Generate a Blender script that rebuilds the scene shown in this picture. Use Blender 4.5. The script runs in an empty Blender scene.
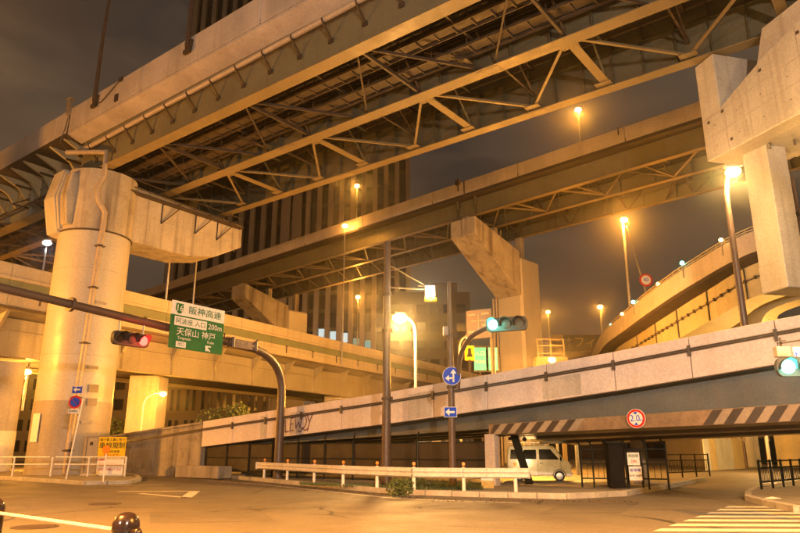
import bpy, bmesh, math, random
from mathutils import Vector as V, Matrix, noise
R = math.radians
random.seed(7)
sc = bpy.context.scene
COL = sc.collection

# ------------------------------------------------------------------ camera, night sky, exposure
F = 665.0; PITCH = math.atan(184 / F); H = 1.4
cam_d = bpy.data.cameras.new('camera'); cam = bpy.data.objects.new('camera', cam_d); COL.objects.link(cam)
cam_d.sensor_width = 36; cam_d.lens = 36 * F / 800; cam_d.clip_end = 3000; cam_d.clip_start = 0.1
cam.location = (0, 0, H); cam.rotation_euler = (R(90) + PITCH, 0, 0)
sc.camera = cam
sc.view_settings.view_transform = 'Standard'; sc.view_settings.look = 'None'
sc.view_settings.exposure = 1.85; sc.view_settings.gamma = 1.0; sc.view_settings.use_curve_mapping = False
sc.cycles.use_denoising = True
sc.cycles.sample_clamp_indirect = 4.0
sc.cycles.max_bounces = 6; sc.cycles.diffuse_bounces = 4; sc.cycles.glossy_bounces = 3
sc.cycles.use_light_tree = True
SKY = 0.42          # night cloud brightness
wd = bpy.data.worlds.new('World'); sc.world = wd; wd.use_nodes = True
nt = wd.node_tree; nt.nodes.clear()
N = nt.nodes.new; L = nt.links.new
wo = N('ShaderNodeOutputWorld'); bg = N('ShaderNodeBackground'); tc = N('ShaderNodeTexCoord')
mp = N('ShaderNodeMapping'); mp.inputs['Scale'].default_value = (1.5, 1.5, 4.5); mp.inputs['Location'].default_value = (0.3, 0.9, 0.2)
nz = N('ShaderNodeTexNoise'); nz.inputs['Scale'].default_value = 1.6; nz.inputs['Detail'].default_value = 5; nz.inputs['Roughness'].default_value = .5; nz.inputs['Distortion'].default_value = .6
rp = N('ShaderNodeValToRGB'); rp.color_ramp.elements[0].position = .36; rp.color_ramp.elements[1].position = .68
rp.color_ramp.elements[0].color = (.026, .020, .016, 1); rp.color_ramp.elements[1].color = (.105, .066, .038, 1)
sp = N('ShaderNodeSeparateXYZ'); gr = N('ShaderNodeMapRange')
gr.inputs['From Min'].default_value = 0.0; gr.inputs['From Max'].default_value = .5; gr.inputs['To Min'].default_value = .75; gr.inputs['To Max'].default_value = 1.0
mx = N('ShaderNodeMix'); mx.data_type = 'RGBA'; mx.blend_type = 'MULTIPLY'; mx.inputs['Factor'].default_value = 1
L(tc.outputs['Generated'], mp.inputs['Vector']); L(mp.outputs[0], nz.inputs['Vector']); L(nz.outputs['Fac'], rp.inputs[0])
L(tc.outputs['Generated'], sp.inputs[0]); L(sp.outputs['Z'], gr.inputs['Value'])
L(rp.outputs[0], mx.inputs['A']); L(gr.outputs[0], mx.inputs['B']); L(mx.outputs['Result'], bg.inputs['Color'])
bg.inputs['Strength'].default_value = SKY; L(bg.outputs[0], wo.inputs['Surface'])

SODIUM = (1.0, .38, .045); WARM = (1.0, .70, .48); GREEN = (.25, 1.0, .75); WHITE = (.9, .95, 1.0)

# ------------------------------------------------------------------ layout helpers: a sight line of the survey, met with a real plane
def ray(px, py):
    x = (px - 400) / F; z = (266.5 - py) / F; c, s = math.cos(PITCH), math.sin(PITCH)
    return V((x, c - z * s, s + z * c))
def at_y(px, py, Y): r = ray(px, py); return r * (Y / r.y) + V((0, 0, H))
def at_z(px, py, Z): r = ray(px, py); return r * ((Z - H) / r.z) + V((0, 0, H))
class Frame:
    def __init__(f, az):
        a = R(az); f.u = V((math.sin(a), math.cos(a), 0)); f.v = V((math.cos(a), -math.sin(a), 0))
        if az > 0: f.v = -f.v
        f.az = a
    def __call__(f, s, t, z=0): return f.u * s + f.v * t + V((0, 0, z))
FA = Frame(-52.5); FB = Frame(-46.5); FC = Frame(30)

# ------------------------------------------------------------------ mesh building
class MB:
    def __init__(m): m.v = []; m.f = []
    def add(m, vs, fs):
        n = len(m.v); m.v += [V(p) for p in vs]; m.f += [tuple(i + n for i in f) for f in fs]; return m
    def box(m, c, x, y, z, X=V((1, 0, 0)), Y=V((0, 1, 0)), Z=V((0, 0, 1))):   # full sizes
        c = V(c); X = V(X) * x / 2; Y = V(Y) * y / 2; Z = V(Z) * z / 2
        p = [c + a * X + b * Y + d * Z for d in (-1, 1) for b in (-1, 1) for a in (-1, 1)]
        return m.add(p, [(0, 2, 3, 1), (4, 5, 7, 6), (0, 1, 5, 4), (2, 6, 7, 3), (0, 4, 6, 2), (1, 3, 7, 5)])
    def bar(m, p, q, w, h, up=V((0, 0, 1))):
        p = V(p); q = V(q); d = (q - p); l = d.length; d.normalize()
        up = V(up)
        if abs(d.dot(up)) > .98: up = V((0, 1, 0)) if abs(d.y) < .9 else V((1, 0, 0))
        X = d.cross(up).normalized(); Z = X.cross(d).normalized()
        return m.box((p + q) / 2, w, l, h, X, d, Z)
    def tube(m, pts, r, n=10, caps=True):
        pts = [V(p) for p in pts]; rs = r if isinstance(r, (list, tuple)) else [r] * len(pts)
        vs = []; prev = None
        for i, p in enumerate(pts):
            d = (pts[min(i + 1, len(pts) - 1)] - pts[max(i - 1, 0)]).normalized()
            if prev is None:
                a = V((0, 0, 1)) if abs(d.z) < .9 else V((1, 0, 0)); X = d.cross(a).normalized()
            else: X = (prev - d * prev.dot(d)).normalized()
            prev = X; Y = d.cross(X)
            vs += [p + (X * math.cos(2 * math.pi * k / n) + Y * math.sin(2 * math.pi * k / n)) * rs[i] for k in range(n)]
        fs = [(i * n + k, i * n + (k + 1) % n, (i + 1) * n + (k + 1) % n, (i + 1) * n + k) for i in range(len(pts) - 1) for k in range(n)]
        if caps: fs += [tuple(range(n - 1, -1, -1)), tuple((len(pts) - 1) * n + k for k in range(n))]
        return m.add(vs, fs)
    def prism(m, poly, off):      # closed polygon of points pushed along off
        n = len(poly); off = V(off)
        return m.add([V(p) for p in poly] + [V(p) + off for p in poly],
                     [tuple(range(n)), tuple(range(2 * n - 1, n - 1, -1))] + [(i, n + i, n + (i + 1) % n, (i + 1) % n) for i in range(n)])
    def lathe(m, c, prof, n=20, axis=V((0, 0, 1))):
        c = V(c); axis = V(axis).normalized(); a = V((0, 0, 1)) if abs(axis.z) < .9 else V((1, 0, 0)); X = axis.cross(a).normalized(); Y = axis.cross(X)
        vs = [c + axis * h + (X * math.cos(2 * math.pi * k / n) + Y * math.sin(2 * math.pi * k / n)) * r for r, h in prof for k in range(n)]
        fs = [(i * n + k, i * n + (k + 1) % n, (i + 1) * n + (k + 1) % n, (i + 1) * n + k) for i in range(len(prof) - 1) for k in range(n)]
        fs += [tuple(range(n - 1, -1, -1)), tuple((len(prof) - 1) * n + k for k in range(n))]
        return m.add(vs, fs)
    def ball(m, c, r, n=10, sq=(1, 1, 1)):
        prof = [(max(.001, math.sin(math.pi * i / n)) , -math.cos(math.pi * i / n)) for i in range(n + 1)]
        c = V(c); k0 = len(m.v); m.lathe((0, 0, 0), prof, 12)
        for i in range(k0, len(m.v)):
            p = m.v[i]; m.v[i] = c + V((p.x * r * sq[0], p.y * r * sq[1], p.z * r * sq[2]))
        return m

ORG = {}
def tag(o, label=None, cat=None, group=None, kind=None):
    if label: o['label'] = label
    if cat: o['category'] = cat
    if group: o['group'] = group
    if kind: o['kind'] = kind
    return o
def thing(name, label, cat, loc=(0, 0, 0), group=None, rz=0):
    o = bpy.data.objects.new(name, None); COL.objects.link(o); o.location = loc; o.rotation_euler.z = rz; o.empty_display_size = .3
    ORG[o.name] = V(loc)
    return tag(o, label, cat, group)
def build(mb, name, m, parent=None, bevel=0, smooth=False, kind=None, label=None, org=None, rec=True):
    o0 = ORG.get(parent.name, V((0, 0, 0))) if parent else (V(org) if org else V((0, 0, 0)))
    me = bpy.data.meshes.new(name); me.from_pydata([tuple(p - o0) for p in mb.v], [], mb.f)
    if rec:
        bm = bmesh.new(); bm.from_mesh(me); bmesh.ops.recalc_face_normals(bm, faces=bm.faces)
        if bevel: bmesh.ops.bevel(bm, geom=[e for e in bm.edges if e.calc_face_angle(0) > .5], offset=bevel, segments=1, affect='EDGES')
        bm.to_mesh(me); bm.free()
    if smooth:
        me.polygons.foreach_set('use_smooth', [True] * len(me.polygons)); me.set_sharp_from_angle(angle=R(40))
    me.materials.append(m); o = bpy.data.objects.new(name, me); COL.objects.link(o)
    if parent: o.parent = parent; ORG[o.name] = o0
    else: o.location = o0; ORG[o.name] = o0
    if kind: o['kind'] = kind
    if label: o['label'] = label
    return o
def build_each(mb, name, m, parent=None, **kw):      # every loose piece becomes an object of its own
    par = list(range(len(mb.v)))
    def find(i):
        while par[i] != i: par[i] = par[par[i]]; i = par[i]
        return i
    for f in mb.f:
        for i in f[1:]: par[find(i)] = find(f[0])
    out = {}
    for f in mb.f: out.setdefault(find(f[0]), []).append(f)
    res = []
    for fs in out.values():
        ids = sorted({i for f in fs for i in f}); mp_ = {i: k for k, i in enumerate(ids)}; n_ = MB(); n_.v = [mb.v[i] for i in ids]; n_.f = [tuple(mp_[i] for i in f) for f in fs]
        res.append(build(n_, name, m, parent, **kw))
    return res
def clone(o, parent, delta):      # one more piece of the same shape, moved by delta
    c = o.copy(); COL.objects.link(c); c.parent = parent; c.location = o.location + V(delta); ORG[c.name] = ORG[o.name]; return c
def copy_thing(root, loc, rz=None, label=None, group=None):
    def rec_(o, p):
        c = o.copy(); COL.objects.link(c); c.parent = p
        for ch in list(o.children): rec_(ch, c)
        return c
    c = rec_(root, None); c.location = loc
    if rz is not None: c.rotation_euler.z = rz
    if label: c['label'] = label
    if group: c['group'] = group
    return c

# ------------------------------------------------------------------ materials
MATS = {}
def mat(name, col, rough=.7, metal=0., var=.18, scale=.6, streak=0., streak_col=(.05, .04, .03), ss=2.2, bump=.15, bs=25., spec=.5, grime=0., coat=0.):
    if name in MATS: return MATS[name]
    m = bpy.data.materials.new(name); m.use_nodes = True; nt = m.node_tree; n = nt.nodes; l = nt.links
    b = n['Principled BSDF']; b.inputs['Roughness'].default_value = rough; b.inputs['Metallic'].default_value = metal
    b.inputs['Specular IOR Level'].default_value = spec; b.inputs['Coat Weight'].default_value = coat
    geo = n.new('ShaderNodeNewGeometry')
    def noise_(sc_, det=4, mapping=None, rough_=.55):
        t = n.new('ShaderNodeTexNoise'); t.inputs['Scale'].default_value = sc_; t.inputs['Detail'].default_value = det; t.inputs['Roughness'].default_value = rough_
        if mapping:
            mm = n.new('ShaderNodeMapping'); mm.inputs['Scale'].default_value = mapping; l.new(geo.outputs['Position'], mm.inputs[0]); l.new(mm.outputs[0], t.inputs['Vector'])
        else: l.new(geo.outputs['Position'], t.inputs['Vector'])
        return t
    def ramp(src, p0, p1, c0=(0, 0, 0, 1), c1=(1, 1, 1, 1)):
        r_ = n.new('ShaderNodeValToRGB'); r_.color_ramp.elements[0].position = p0; r_.color_ramp.elements[1].position = p1
        r_.color_ramp.elements[0].color = c0; r_.color_ramp.elements[1].color = c1; l.new(src, r_.inputs[0]); return r_
    def mix(a, bb, fac):
        x = n.new('ShaderNodeMix'); x.data_type = 'RGBA'
        if isinstance(fac, float): x.inputs['Factor'].default_value = fac
        else: l.new(fac, x.inputs['Factor'])
        for s_, key in ((a, 'A'), (bb, 'B')):
            if isinstance(s_, tuple): x.inputs[key].default_value = s_
            else: l.new(s_, x.inputs[key])
        return x.outputs['Result']
    c0 = tuple(max(0, c * (1 - var)) for c in col) + (1,); c1 = tuple(min(1, c * (1 + var)) for c in col) + (1,)
    out = ramp(noise_(scale, 6).outputs['Fac'], .3, .7, c0, c1).outputs[0]
    fine = ramp(noise_(bs * .5, 3).outputs['Fac'], .35, .75, (.82, .82, .82, 1), (1.08, 1.08, 1.08, 1)).outputs[0]
    mm = n.new('ShaderNodeMix'); mm.data_type = 'RGBA'; mm.blend_type = 'MULTIPLY'; mm.inputs['Factor'].default_value = 1; l.new(out, mm.inputs['A']); l.new(fine, mm.inputs['B']); out = mm.outputs['Result']
    if streak:
        t = noise_(1.0, 5, (ss, ss, ss * .05), .65); f = ramp(t.outputs['Fac'], .5, .74)
        fm = n.new('ShaderNodeMath'); fm.operation = 'MULTIPLY'; fm.inputs[1].default_value = streak; l.new(f.outputs[0], fm.inputs[0])
        out = mix(out, tuple(streak_col) + (1,), fm.outputs[0])
    if grime:
        t = noise_(scale * 2.3, 8, None, .7); f = ramp(t.outputs['Fac'], .52, .7)
        fm = n.new('ShaderNodeMath'); fm.operation = 'MULTIPLY'; fm.inputs[1].default_value = grime; l.new(f.outputs[0], fm.inputs[0])
        out = mix(out, tuple(streak_col) + (1,), fm.outputs[0])
    l.new(out, b.inputs['Base Color'])
    rr = ramp(noise_(scale * 3, 4).outputs['Fac'], .3, .7, (max(.03, rough - .12),) * 3 + (1,), (min(1, rough + .12),) * 3 + (1,)); l.new(rr.outputs[0], b.inputs['Roughness'])
    if bump:
        bp = n.new('ShaderNodeBump'); bp.inputs['Strength'].default_value = bump; bp.inputs['Distance'].default_value = .02
        l.new(noise_(bs, 5).outputs['Fac'], bp.inputs['Height']); l.new(bp.outputs[0], b.inputs['Normal'])
    MATS[name] = m; return m
def add_cracks(m, sc_, col, width=.012):
    nt = m.node_tree; n = nt.nodes; l = nt.links; b = n['Principled BSDF']; src = b.inputs['Base Color'].links[0].from_socket
    geo = n.new('ShaderNodeNewGeometry'); nz_ = n.new('ShaderNodeTexNoise'); nz_.inputs['Scale'].default_value = .9; nz_.inputs['Detail'].default_value = 6
    ad = n.new('ShaderNodeMix'); ad.data_type = 'VECTOR'; ad.inputs['Factor'].default_value = .35; l.new(geo.outputs['Position'], nz_.inputs['Vector']); l.new(geo.outputs['Position'], ad.inputs['A']); l.new(nz_.outputs['Color'], ad.inputs['B'])
    vo = n.new('ShaderNodeTexVoronoi'); vo.feature = 'DISTANCE_TO_EDGE'; vo.inputs['Scale'].default_value = sc_; l.new(ad.outputs['Result'], vo.inputs['Vector'])
    rp_ = n.new('ShaderNodeValToRGB'); rp_.color_ramp.elements[0].position = width * .4; rp_.color_ramp.elements[1].position = width; rp_.color_ramp.elements[0].color = (1, 1, 1, 1); rp_.color_ramp.elements[1].color = (0, 0, 0, 1); l.new(vo.outputs['Distance'], rp_.inputs[0])
    n2 = n.new('ShaderNodeTexNoise'); n2.inputs['Scale'].default_value = .22; l.new(geo.outputs['Position'], n2.inputs['Vector']); r2 = n.new('ShaderNodeValToRGB'); r2.color_ramp.elements[0].position = .48; r2.color_ramp.elements[1].position = .58; l.new(n2.outputs['Fac'], r2.inputs[0])
    mu = n.new('ShaderNodeMath'); mu.operation = 'MULTIPLY'; l.new(rp_.outputs[0], mu.inputs[0]); l.new(r2.outputs[0], mu.inputs[1])
    mx_ = n.new('ShaderNodeMix'); mx_.data_type = 'RGBA'; l.new(mu.outputs[0], mx_.inputs['Factor']); l.new(src, mx_.inputs['A']); mx_.inputs['B'].default_value = tuple(col) + (1,); l.new(mx_.outputs['Result'], b.inputs['Base Color'])
    # speckled aggregate
    n3 = n.new('ShaderNodeTexNoise'); n3.inputs['Scale'].default_value = 14; n3.inputs['Detail'].default_value = 8; n3.inputs['Roughness'].default_value = .8; l.new(geo.outputs['Position'], n3.inputs['Vector'])
    r3 = n.new('ShaderNodeValToRGB'); r3.color_ramp.elements[0].position = .35; r3.color_ramp.elements[1].position = .65; r3.color_ramp.elements[0].color = (.6, .6, .6, 1); r3.color_ramp.elements[1].color = (1.35, 1.35, 1.35, 1); l.new(n3.outputs['Fac'], r3.inputs[0])
    m4 = n.new('ShaderNodeMix'); m4.data_type = 'RGBA'; m4.blend_type = 'MULTIPLY'; m4.inputs['Factor'].default_value = 1; l.new(mx_.outputs['Result'], m4.inputs['A']); l.new(r3.outputs[0], m4.inputs['B']); l.new(m4.outputs['Result'], b.inputs['Base Color'])
def glow(name, col, strength):
    if name in MATS: return MATS[name]
    m = bpy.data.materials.new(name); m.use_nodes = True; b = m.node_tree.nodes['Principled BSDF']
    b.inputs['Base Color'].default_value = tuple(col) + (1,); b.inputs['Emission Color'].default_value = tuple(col) + (1,); b.inputs['Emission Strength'].default_value = strength
    m.cycles.emission_sampling = 'NONE'; MATS[name] = m; return m

M = dict(
 asphalt=mat('asphalt', (.135, .12, .10), .62, var=.14, scale=.25, bump=.5, bs=60, grime=.25, streak_col=(.045, .04, .036)),
 paint=mat('road_paint', (.62, .6, .55), .6, var=.15, scale=3, bump=.2, grime=.5, streak_col=(.2, .18, .15)),
 pave=mat('paving', (.22, .2, .17), .8, scale=1.2, grime=.3),
 kerb=mat('kerb_concrete', (.36, .34, .3), .8, scale=1.5, grime=.4, streak_col=(.12, .1, .08)),
 soil=mat('soil', (.09, .07, .045), .95, scale=2, bump=.8),
 conc=mat('pale_concrete', (.42, .395, .36), .75, scale=.5, streak=.5, streak_col=(.2, .165, .13), grime=.15),
 conc_pink=mat('weathered_parapet_concrete', (.46, .41, .39), .8, scale=.45, streak=.45, streak_col=(.26, .2, .155), ss=1.6),
 conc_e=mat('ramp_parapet_paint', (.62, .55, .52), .7, var=.08, scale=.35, streak=.38, streak_col=(.38, .31, .26), ss=1.3, bump=.06),
 signal_grey=mat('signal_grey', (.03, .03, .03), .6, bump=.02),
 conc_dark=mat('stained_concrete', (.30, .265, .22), .85, scale=.7, streak=1.0, streak_col=(.045, .036, .03), ss=1.1, grime=.6),
 conc_cap=mat('stained_pier_concrete', (.40, .355, .295), .8, scale=.5, streak=.95, streak_col=(.08, .055, .04), ss=1.3, grime=.3),
 column=mat('painted_column', (.46, .43, .385), .42, var=.08, scale=.35, streak=.35, streak_col=(.3, .24, .17), ss=2.5, bump=.05),
 coating=mat('grey_column_coating', (.30, .27, .235), .5, var=.12, scale=.6, streak=.35, streak_col=(.17, .13, .1), bump=.08),
 steel_o=mat('outer_girder_steel', (.155, .145, .095), .5, var=.15, scale=.5, streak=.45, streak_col=(.10, .075, .045), grime=.25, bump=.06),
 steel=mat('grey_green_steel', (.085, .083, .058), .5, var=.15, scale=.5, streak=.4, streak_col=(.10, .075, .045), grime=.25, bump=.06),
 steel_y=mat('flange_steel', (.19, .145, .075), .5, var=.15, scale=.5, grime=.3, streak_col=(.12, .08, .045), bump=.06),
 steel_d=mat('rusty_dark_steel', (.045, .030, .02), .65, var=.3, scale=1.2, grime=.4, streak_col=(.03, .02, .014)),
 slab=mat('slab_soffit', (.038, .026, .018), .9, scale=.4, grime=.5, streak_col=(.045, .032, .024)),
 steel_c=mat('ramp_steel_cream', (.42, .37, .24), .5, var=.12, scale=.4, streak=.3, streak_col=(.2, .14, .08), bump=.05),
 steel_b=mat('pale_blue_grey_steel', (.24, .255, .23), .45, var=.12, scale=.5, streak=.35, streak_col=(.12, .09, .06), bump=.05),
 steel_e=mat('blue_grey_steel', (.085, .10, .105), .5, var=.14, scale=.5, streak=.4, streak_col=(.09, .075, .055), grime=.2, bump=.05),
 panel_c=mat('cream_barrier_panel', (.68, .58, .38), .5, var=.07, scale=.6, streak=.3, streak_col=(.3, .22, .14), bump=.03),
 panel_g=mat('green_barrier_band', (.27, .29, .15), .5, var=.1, scale=.6, bump=.03),
 pipe=mat('drain_pipe_paint', (.40, .33, .26), .45, var=.1, scale=2, grime=.25, streak_col=(.12, .08, .05), bump=.03),
 pipe_d=mat('dark_conduit', (.07, .055, .045), .5, bump=.02),
 brown_pole=mat('brown_pole_paint', (.075, .048, .038), .45, var=.15, scale=2, grime=.3, streak_col=(.05, .03, .02), bump=.04),
 galv=mat('galvanised_steel', (.42, .41, .39), .4, metal=.6, var=.12, scale=3, bump=.03),
 white=mat('white_paint', (.72, .7, .66), .5, var=.05, scale=2, bump=.02, grime=.12, streak_col=(.35, .28, .2)),
 rail=mat('guard_rail_paint', (.62, .6, .57), .45, var=.1, scale=1.2, streak=.35, streak_col=(.3, .22, .17), ss=5, bump=.03, grime=.3),
 black=mat('black_paint', (.008, .008, .008), .8, spec=.15, bump=.02),
 bollard=mat('bronze_bollard', (.03, .018, .014), .22, metal=.3, var=.2, scale=4, bump=.02, coat=.3),
 steel_rail=mat('polished_rail', (.6, .57, .56), .35, metal=.3, var=.02, scale=5, bump=0),
 fence=mat('brown_mesh_panel', (.02, .013, .009), .6, var=.2, scale=.8, bump=.1, bs=60),
 fence_d=mat('dark_green_fence', (.009, .011, .008), .75, spec=.2, bump=.02),
 bldg=mat('tower_cladding', (.42, .36, .29), .8, var=.08, scale=.2, bump=.03),
 bldg2=mat('podium_stone', (.20, .175, .14), .8, var=.1, scale=.3, bump=.05),
 bldg_d=mat('dark_facade', (.07, .05, .04), .8, var=.15, scale=.2),
 glass=mat('dark_glass', (.012, .013, .016), .15, var=.3, scale=.15, bump=0, spec=.8),
 leaf=mat('leaf', (.075, .10, .03), .6, var=.4, scale=3, bump=0),
 bark=mat('bark', (.07, .05, .035), .9, scale=3, bump=.5),
 green=mat('sign_green', (.01, .14, .045), .7, spec=.15, var=.04, bump=0),
 swhite=mat('sign_white', (.72, .72, .7), .7, spec=.15, var=.04, bump=0),
 blue=mat('sign_blue', (.01, .06, .60), .7, spec=.15, var=.04, bump=0),
 red=mat('sign_red', (.5, .02, .015), .7, spec=.15, var=.04, bump=0),
 yellow=mat('sign_yellow', (.75, .52, .02), .7, spec=.15, var=.05, bump=0),
 ink=mat('sign_black', (.012, .012, .012), .8, bump=0),
 purple=mat('plum_sign', (.07, .035, .06), .5, bump=0),
 graffiti=mat('graffiti_ink', (.10, .05, .11), .6, bump=0, var=.3, scale=5),
 orange=mat('orange_reflector', (.8, .25, .01), .3, bump=0, var=.05),
 hazard_d=mat('hazard_dark', (.035, .025, .02), .6, bump=.03),
 hazard_l=mat('hazard_pale', (.27, .22, .16), .6, grime=.5, streak_col=(.2, .13, .08)),
 rust_beam=mat('worn_beam_paint', (.20, .135, .075), .65, var=.3, scale=1.6, grime=.6, streak_col=(.11, .06, .03)),
 van=mat('white_van_paint', (.72, .64, .48), .25, var=.02, bump=0, coat=.4),
 rubber=mat('rubber', (.02, .02, .02), .8, bump=.05),
 tarp=mat('pale_hoarding', (.55, .55, .52), .6, var=.12, scale=.8, bump=.04),
 tarp_y=mat('cream_hoarding', (.6, .48, .25), .6, var=.1, scale=.8, bump=.04),
)
M['patch'] = mat('patch_asphalt', (.11, .098, .083), .7, var=.2, scale=.6, bump=.5, bs=60, grime=.3, streak_col=(.03, .028, .026))
add_cracks(M['asphalt'], .32, (.025, .022, .02)); add_cracks(M['patch'], .6, (.02, .02, .02))
G_SOD = glow('sodium_lens', (1, .5, .12), 5); G_WARM = glow('warm_lens', (1, .8, .5), 3)
G_TEAL = glow('teal_lamp', (.16, .9, .68), 5); G_RED = glow('red_lamp', (1, .03, .02), 4); G_WHITE = glow('white_lamp', (.85, .93, 1), 1.5)
G_WIN = glow('lit_window', (.6, .85, .95), .2); G_PANEL = glow('lit_green_sign', (.06, .5, .22), .32); G_AMB = glow('amber_lamp', (1, .45, .03), .9)

def add_light(parent, pos, col, power, r=.15, down=True, angle=165, aim=None):
    ld = bpy.data.lights.new('lamp_light', 'SPOT' if down else 'POINT'); ld.color = col; ld.energy = power; ld.shadow_soft_size = r
    if down: ld.spot_size = R(angle); ld.spot_blend = .6
    o = bpy.data.objects.new('lamp_light', ld); COL.objects.link(o); o.parent = parent; o.location = V(pos) - ORG[parent.name]
    if aim is not None: o.rotation_euler = (V(aim) - V(pos)).to_track_quat('-Z', 'Y').to_euler()
    return o
def text(s, size, c, X, Y, m, parent, name='lettering', depth=.006, stretch=1.0):
    cu = bpy.data.curves.new('t', 'FONT'); cu.body = s; cu.size = size; cu.extrude = depth / 2; cu.align_x = 'CENTER'; cu.align_y = 'CENTER'; cu.resolution_u = 2
    ob = bpy.data.objects.new('t', cu); COL.objects.link(ob); dg = bpy.context.evaluated_depsgraph_get()
    me = bpy.data.meshes.new_from_object(ob.evaluated_get(dg)); bpy.data.objects.remove(ob)
    X = V(X).normalized(); Y = V(Y).normalized(); Z = X.cross(Y); o0 = ORG.get(parent.name, V((0, 0, 0)))
    for v in me.vertices: v.co = V(c) + X * (v.co.x * stretch) + Y * v.co.y + Z * v.co.z - o0
    me.materials.clear(); me.materials.append(m); o = bpy.data.objects.new(name, me); COL.objects.link(o); o.parent = parent; ORG[o.name] = o0
    return o
UP = V((0, 0, 1))

# ================================================================== GROUND
g = MB(); g.add([(-250, -120, 0), (250, -120, 0), (250, 450, 0), (-250, 450, 0)], [(0, 1, 2, 3)])
road = build(g, 'road', M['asphalt'], kind='structure', rec=False)
def sheet(pts, z): return [V((p[0], p[1], z)) for p in pts]
# long tar patches and manholes in the carriageway
def manhole(px, py, r):
    c = at_z(px, py, 0); m = MB(); m.lathe(c, [(r, .003), (r, .012), (r - .04, .012), (r - .045, .008)], 24)
    t = thing('manhole_cover', 'round iron manhole cover in the road, ' + ('just behind the bollard rail' if px < 50 else 'the farther of the two'), 'manhole', c)
    build(m, 'ring', M['steel_d'], t); m = MB()
    for i in range(-2, 3):
        w = math.sqrt(max(.01, (r * .85) ** 2 - (i * r * .3) ** 2)); m.box(c + V((0, i * r * .3, .012)), 2 * w, r * .1, .008)
    build(m, 'tread', M['steel_d'], t)
manhole(105, 504, .42); manhole(35, 527, .42)
for q_ in ([(150, 512), (262, 511), (275, 521), (150, 523)], [(430, 502), (520, 505), (500, 511), (400, 508)], [(560, 504), (640, 503), (620, 513), (540, 514)], [(300, 497), (330, 499), (215, 512), (190, 509)]):
    m = MB(); m.add([V((p.x, p.y, .003)) for p in [at_z(*p_, 0) for p_ in q_]], [(3, 2, 1, 0)]); build(m, 'asphalt_patch', M['patch'], road)
# road markings
for k in range(9):
    y0 = 11.1 + .86 * k
    xl = 3.3 + (y0 - 11.1) * .72
    m = MB(); a = xl; m.add(sheet([(a, y0 - .04), (a + .32, y0 + .40), (a + 13, y0 + .40 - .5), (a + 13, y0 - .04 - .5)], .005), [(0, 3, 2, 1)])
    s = build(m, 'crosswalk_stripe', M['paint'], road)
def line_mark(pts, w, name='lane_marking'):
    m = MB()
    P = [at_z(*p, 0) for p in pts]
    for i in range(len(P) - 1):
        d = (P[i + 1] - P[i]).normalized(); n = V((-d.y, d.x, 0)) * w / 2
        m.add([P[i] + n + UP * .005, P[i] - n + UP * .005, P[i + 1] - n + UP * .005, P[i + 1] + n + UP * .005], [(0, 1, 2, 3)])
    return build(m, name, M['paint'], road)
line_mark([(110, 485.5), (164, 485.2)], .2); line_mark([(118, 491.5), (195, 491.2)], .3)
line_mark([(195, 491.2), (186, 497.5)], .35); line_mark([(186, 497.5), (140, 493.5)], .22)
line_mark([(205, 480.5), (262, 484.5), (400, 499), (520, 503)], .15)

def island(name_top, front, back, stone=.9, z=.15, top=M['pave'], tname='traffic_island'):
    m = MB(); poly = [V((p.x, p.y, .01)) for p in front + back]
    # inner sheet (kerb stones stand round the front)
    pl = [V((p.x, p.y, -.05)) for p in front + back]
    m.prism(pl, (0, 0, z + .04)); t = build(m, tname, top, kind='structure')
    # kerb stones
    prev = None
    for i in range(len(front) - 1):
        a, b = front[i], front[i + 1]; d = b - a; n = max(1, round(d.length / stone)); d.normalize(); nn = V((-d.y, d.x, 0)); st = (b - a).length / n
        for k in range(n):
            c = a + d * (st * (k + .5)); mm = MB(); mm.box(V((c.x, c.y, z / 2 + random.uniform(-.004, .004))) + nn * .03, st - .015, .19, z + .03, d, nn); build(mm, 'kerb_stone', M['kerb'], t, bevel=.015)
    return t
fr = [at_z(*p, 0) for p in [(205, 476), (262, 481.5), (330, 488), (400, 494.5), (480, 497), (567, 499), (625, 496), (660, 490), (705, 480.5)]]
bk = [FA(9.0, 32.0), FA(13, 26), FA(17.8, 24.5), FA(31.2, 24.5)]
isl = island('', fr, [FA(9.5, 31.5), FA(12.9, 25.0), FA(31.2, 24.9)], tname='central_island')
frl = [V((-60, 36, 0)), at_z(-20, 478, 0), at_z(40, 482, 0), at_z(85, 485, 0), at_z(128, 484, 0), at_z(140, 481, 0), at_z(136, 477, 0), V((-18.0, 43.0, 0))]
island('', frl, [V((-24, 46, 0)), V((-60, 52, 0))], tname='pavement')
frr = [at_z(800, 513, 0), at_z(768, 506, 0), at_z(750, 501, 0), at_z(750, 496, 0), at_z(757, 491.5, 0), at_z(800, 484, 0), at_z(860, 478, 0)]
island('', frr, [V((26, 22, 0)), V((14, 13, 0))], tname='corner_pavement')

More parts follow.
